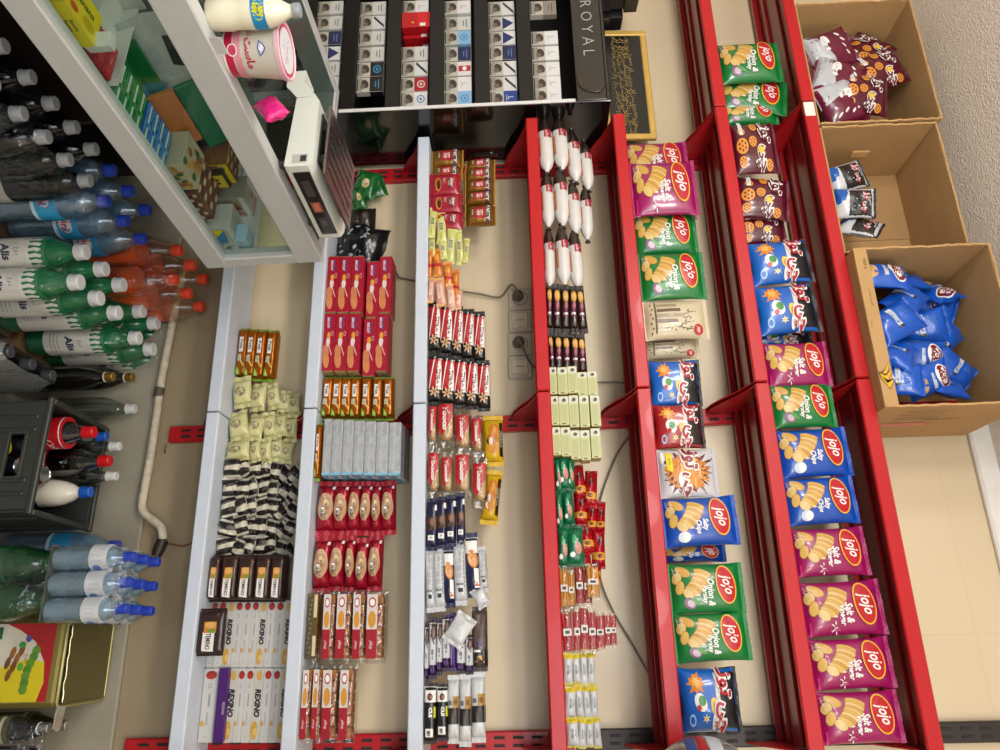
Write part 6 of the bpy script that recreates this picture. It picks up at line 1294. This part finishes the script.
p = Print(lambda a, b, q: (a, -d-q, h/2+b), w*.9, h*.46, base=.0006, step=.00008)
p.rect(-.98, -.9, .96, .88, ink('#a3161c'), 6, 8); p.poly([(-.98, -.9), (.96, -.9), (.96, .72), (.5, .80), (.0, .76), (-.5, .58), (-.80, .3), (-.98, .05)], ink('#c9c4b4'), rings=3); p.poly([(.96, .72), (.5, .80), (.0, .76), (-.1, .5), (.1, .1), (.96, .05)], ink('#cdbb1c'), rings=2); p.rect(.1, -.2, .96, .1, ink('#cdbd2c'), 4, 2)
for i in range(7): p.ell(-.3+.16*i, .58-.02*i+.02*math.cos(i), .12, .07, ink('#4a7a24' if i % 2 else '#5a8a2a'), rot=-.1)
for k, (x, y) in enumerate(((-.3, .36), (-.1, .30), (.1, .26), (.3, .2), (-.25, .22), (.0, .16))): p.ell(x, y, .16, .045, ink(['#7a4a22', '#8d5a2a', '#6d3f1c'][k % 3]), rot=-.25)
p.ell(-.45, .36, .08, .06, ink('#3f8a35')); p.ell(.1, .38, .1, .05, ink('#4f9a3a')); p.ell(-.6, .45, .09, .05, ink('#4a4a8a'))
p.text(shape('روغن'), -.5, .62, .09, ink('#6d2a1c'), maxw=.4); p.text(shape('سرخ'), -.1, .45, .08, ink('#8d2a1c'), maxw=.35); p.text(shape('سرخ')+' '+shape('کردنی'), .45, .44, .05, ink('#8d6d1c'), maxw=.6); p.rect(-.2, -.32, .7, -.22, ink('#a3161c'), 4, 1); p.text('OIL', .2, -.27, .07, W_); p.rect(-.9, -.2, -.6, .0, ink('#1d5a3a'), 2, 2)
pr = p.done('label_print', tn); COL.objects.link(pr)
tag(tn, 'big golden oil tin with a food label, its top cut open', 'oil tin')
DKB = bottle('dark_bottle', .325, .033, glass=M('#141312', .1, var=.15, coat=.5), cap=M('#a9aaa6', .25, .8), neck=1.0, label=lambda p: (p.rect(-1, -1, 1, 1, ink('#4a4a20'), 12, 2), p.rect(-1, -.3, 1, .2, ink('#b5b3a8'), 12, 1)), lz=(.20, .235), lcol='#2a2a22')
pack('bottle_pack', DKB, 0, 0, .325, 2, 2, .078, .075, "pack of dark bottles with silver caps at the photo's lower corner, by the tin", 'bottle pack', GP, x0=.165, y0=-.235)
# ------------------------------------------------------------------ clear jar on a stand close to the camera end of the rack
JC = at(700, 736, -.43); JX, JZ = JC.x+.105, JC.z
st = empty('display_stand', (JX, -.43, 0)); MS = M('#5a5a5c', .35, .6); ZS = JZ-.115
MB().lathe([(0, 0), (.12, 0), (.12, .012), (.03, .02), (.012, .03), (.012, ZS-.012), (.07, ZS-.008), (.07, ZS), (0, ZS)], MS, 20).obj('stand_pole', st); tag(st, "slim metal stand just outside the photo's bottom edge, under the jar", 'stand')
jp = [(.055, .0)]+[(.105*math.sin(.55+2.1*i/14), .115-.115*math.cos(.55+2.1*i/14)) for i in range(15)]+[(.055, .222)]
j = MB().lathe([(0, .012)]+jp[1:]+[(.058, .225)], FILM('#cfd6de', .18, .05, haze=.12), 32).obj('clear_jar'); MB().lathe([(.060, .219), (.060, .240), (.055, .243), (0, .243)], M('#b7bcc4', .3), 24).obj('lid', j)
for z0, z1, c_ in ((.075, .095, '#2a4a8a'), (.098, .118, '#a3202a'), (.121, .150, '#b9bec8')):
    r_ = lambda z: math.sqrt(max(0, 1-((z-.115)/.115)**2))*.105+.0006
    MB().lathe([(r_(z0)-.0005, z0), (r_(z0), z0+.0005), (r_((z0+z1)/2), (z0+z1)/2), (r_(z1), z1-.0005), (r_(z1)-.0005, z1)], M(c_, .35), 32).obj('label_stripe', j)
j.location = (JX, -.43, ZS+.0005); tag(j, "round clear plastic jar with striped label cut off by the photo's bottom edge", 'jar')

# ------------------------------------------------------------------ tidy: drop the pattern objects, keep their copies
def kill(o):
    for c in list(o.children): kill(c)
    bpy.data.objects.remove(o)
for r in PROTOS: kill(r)
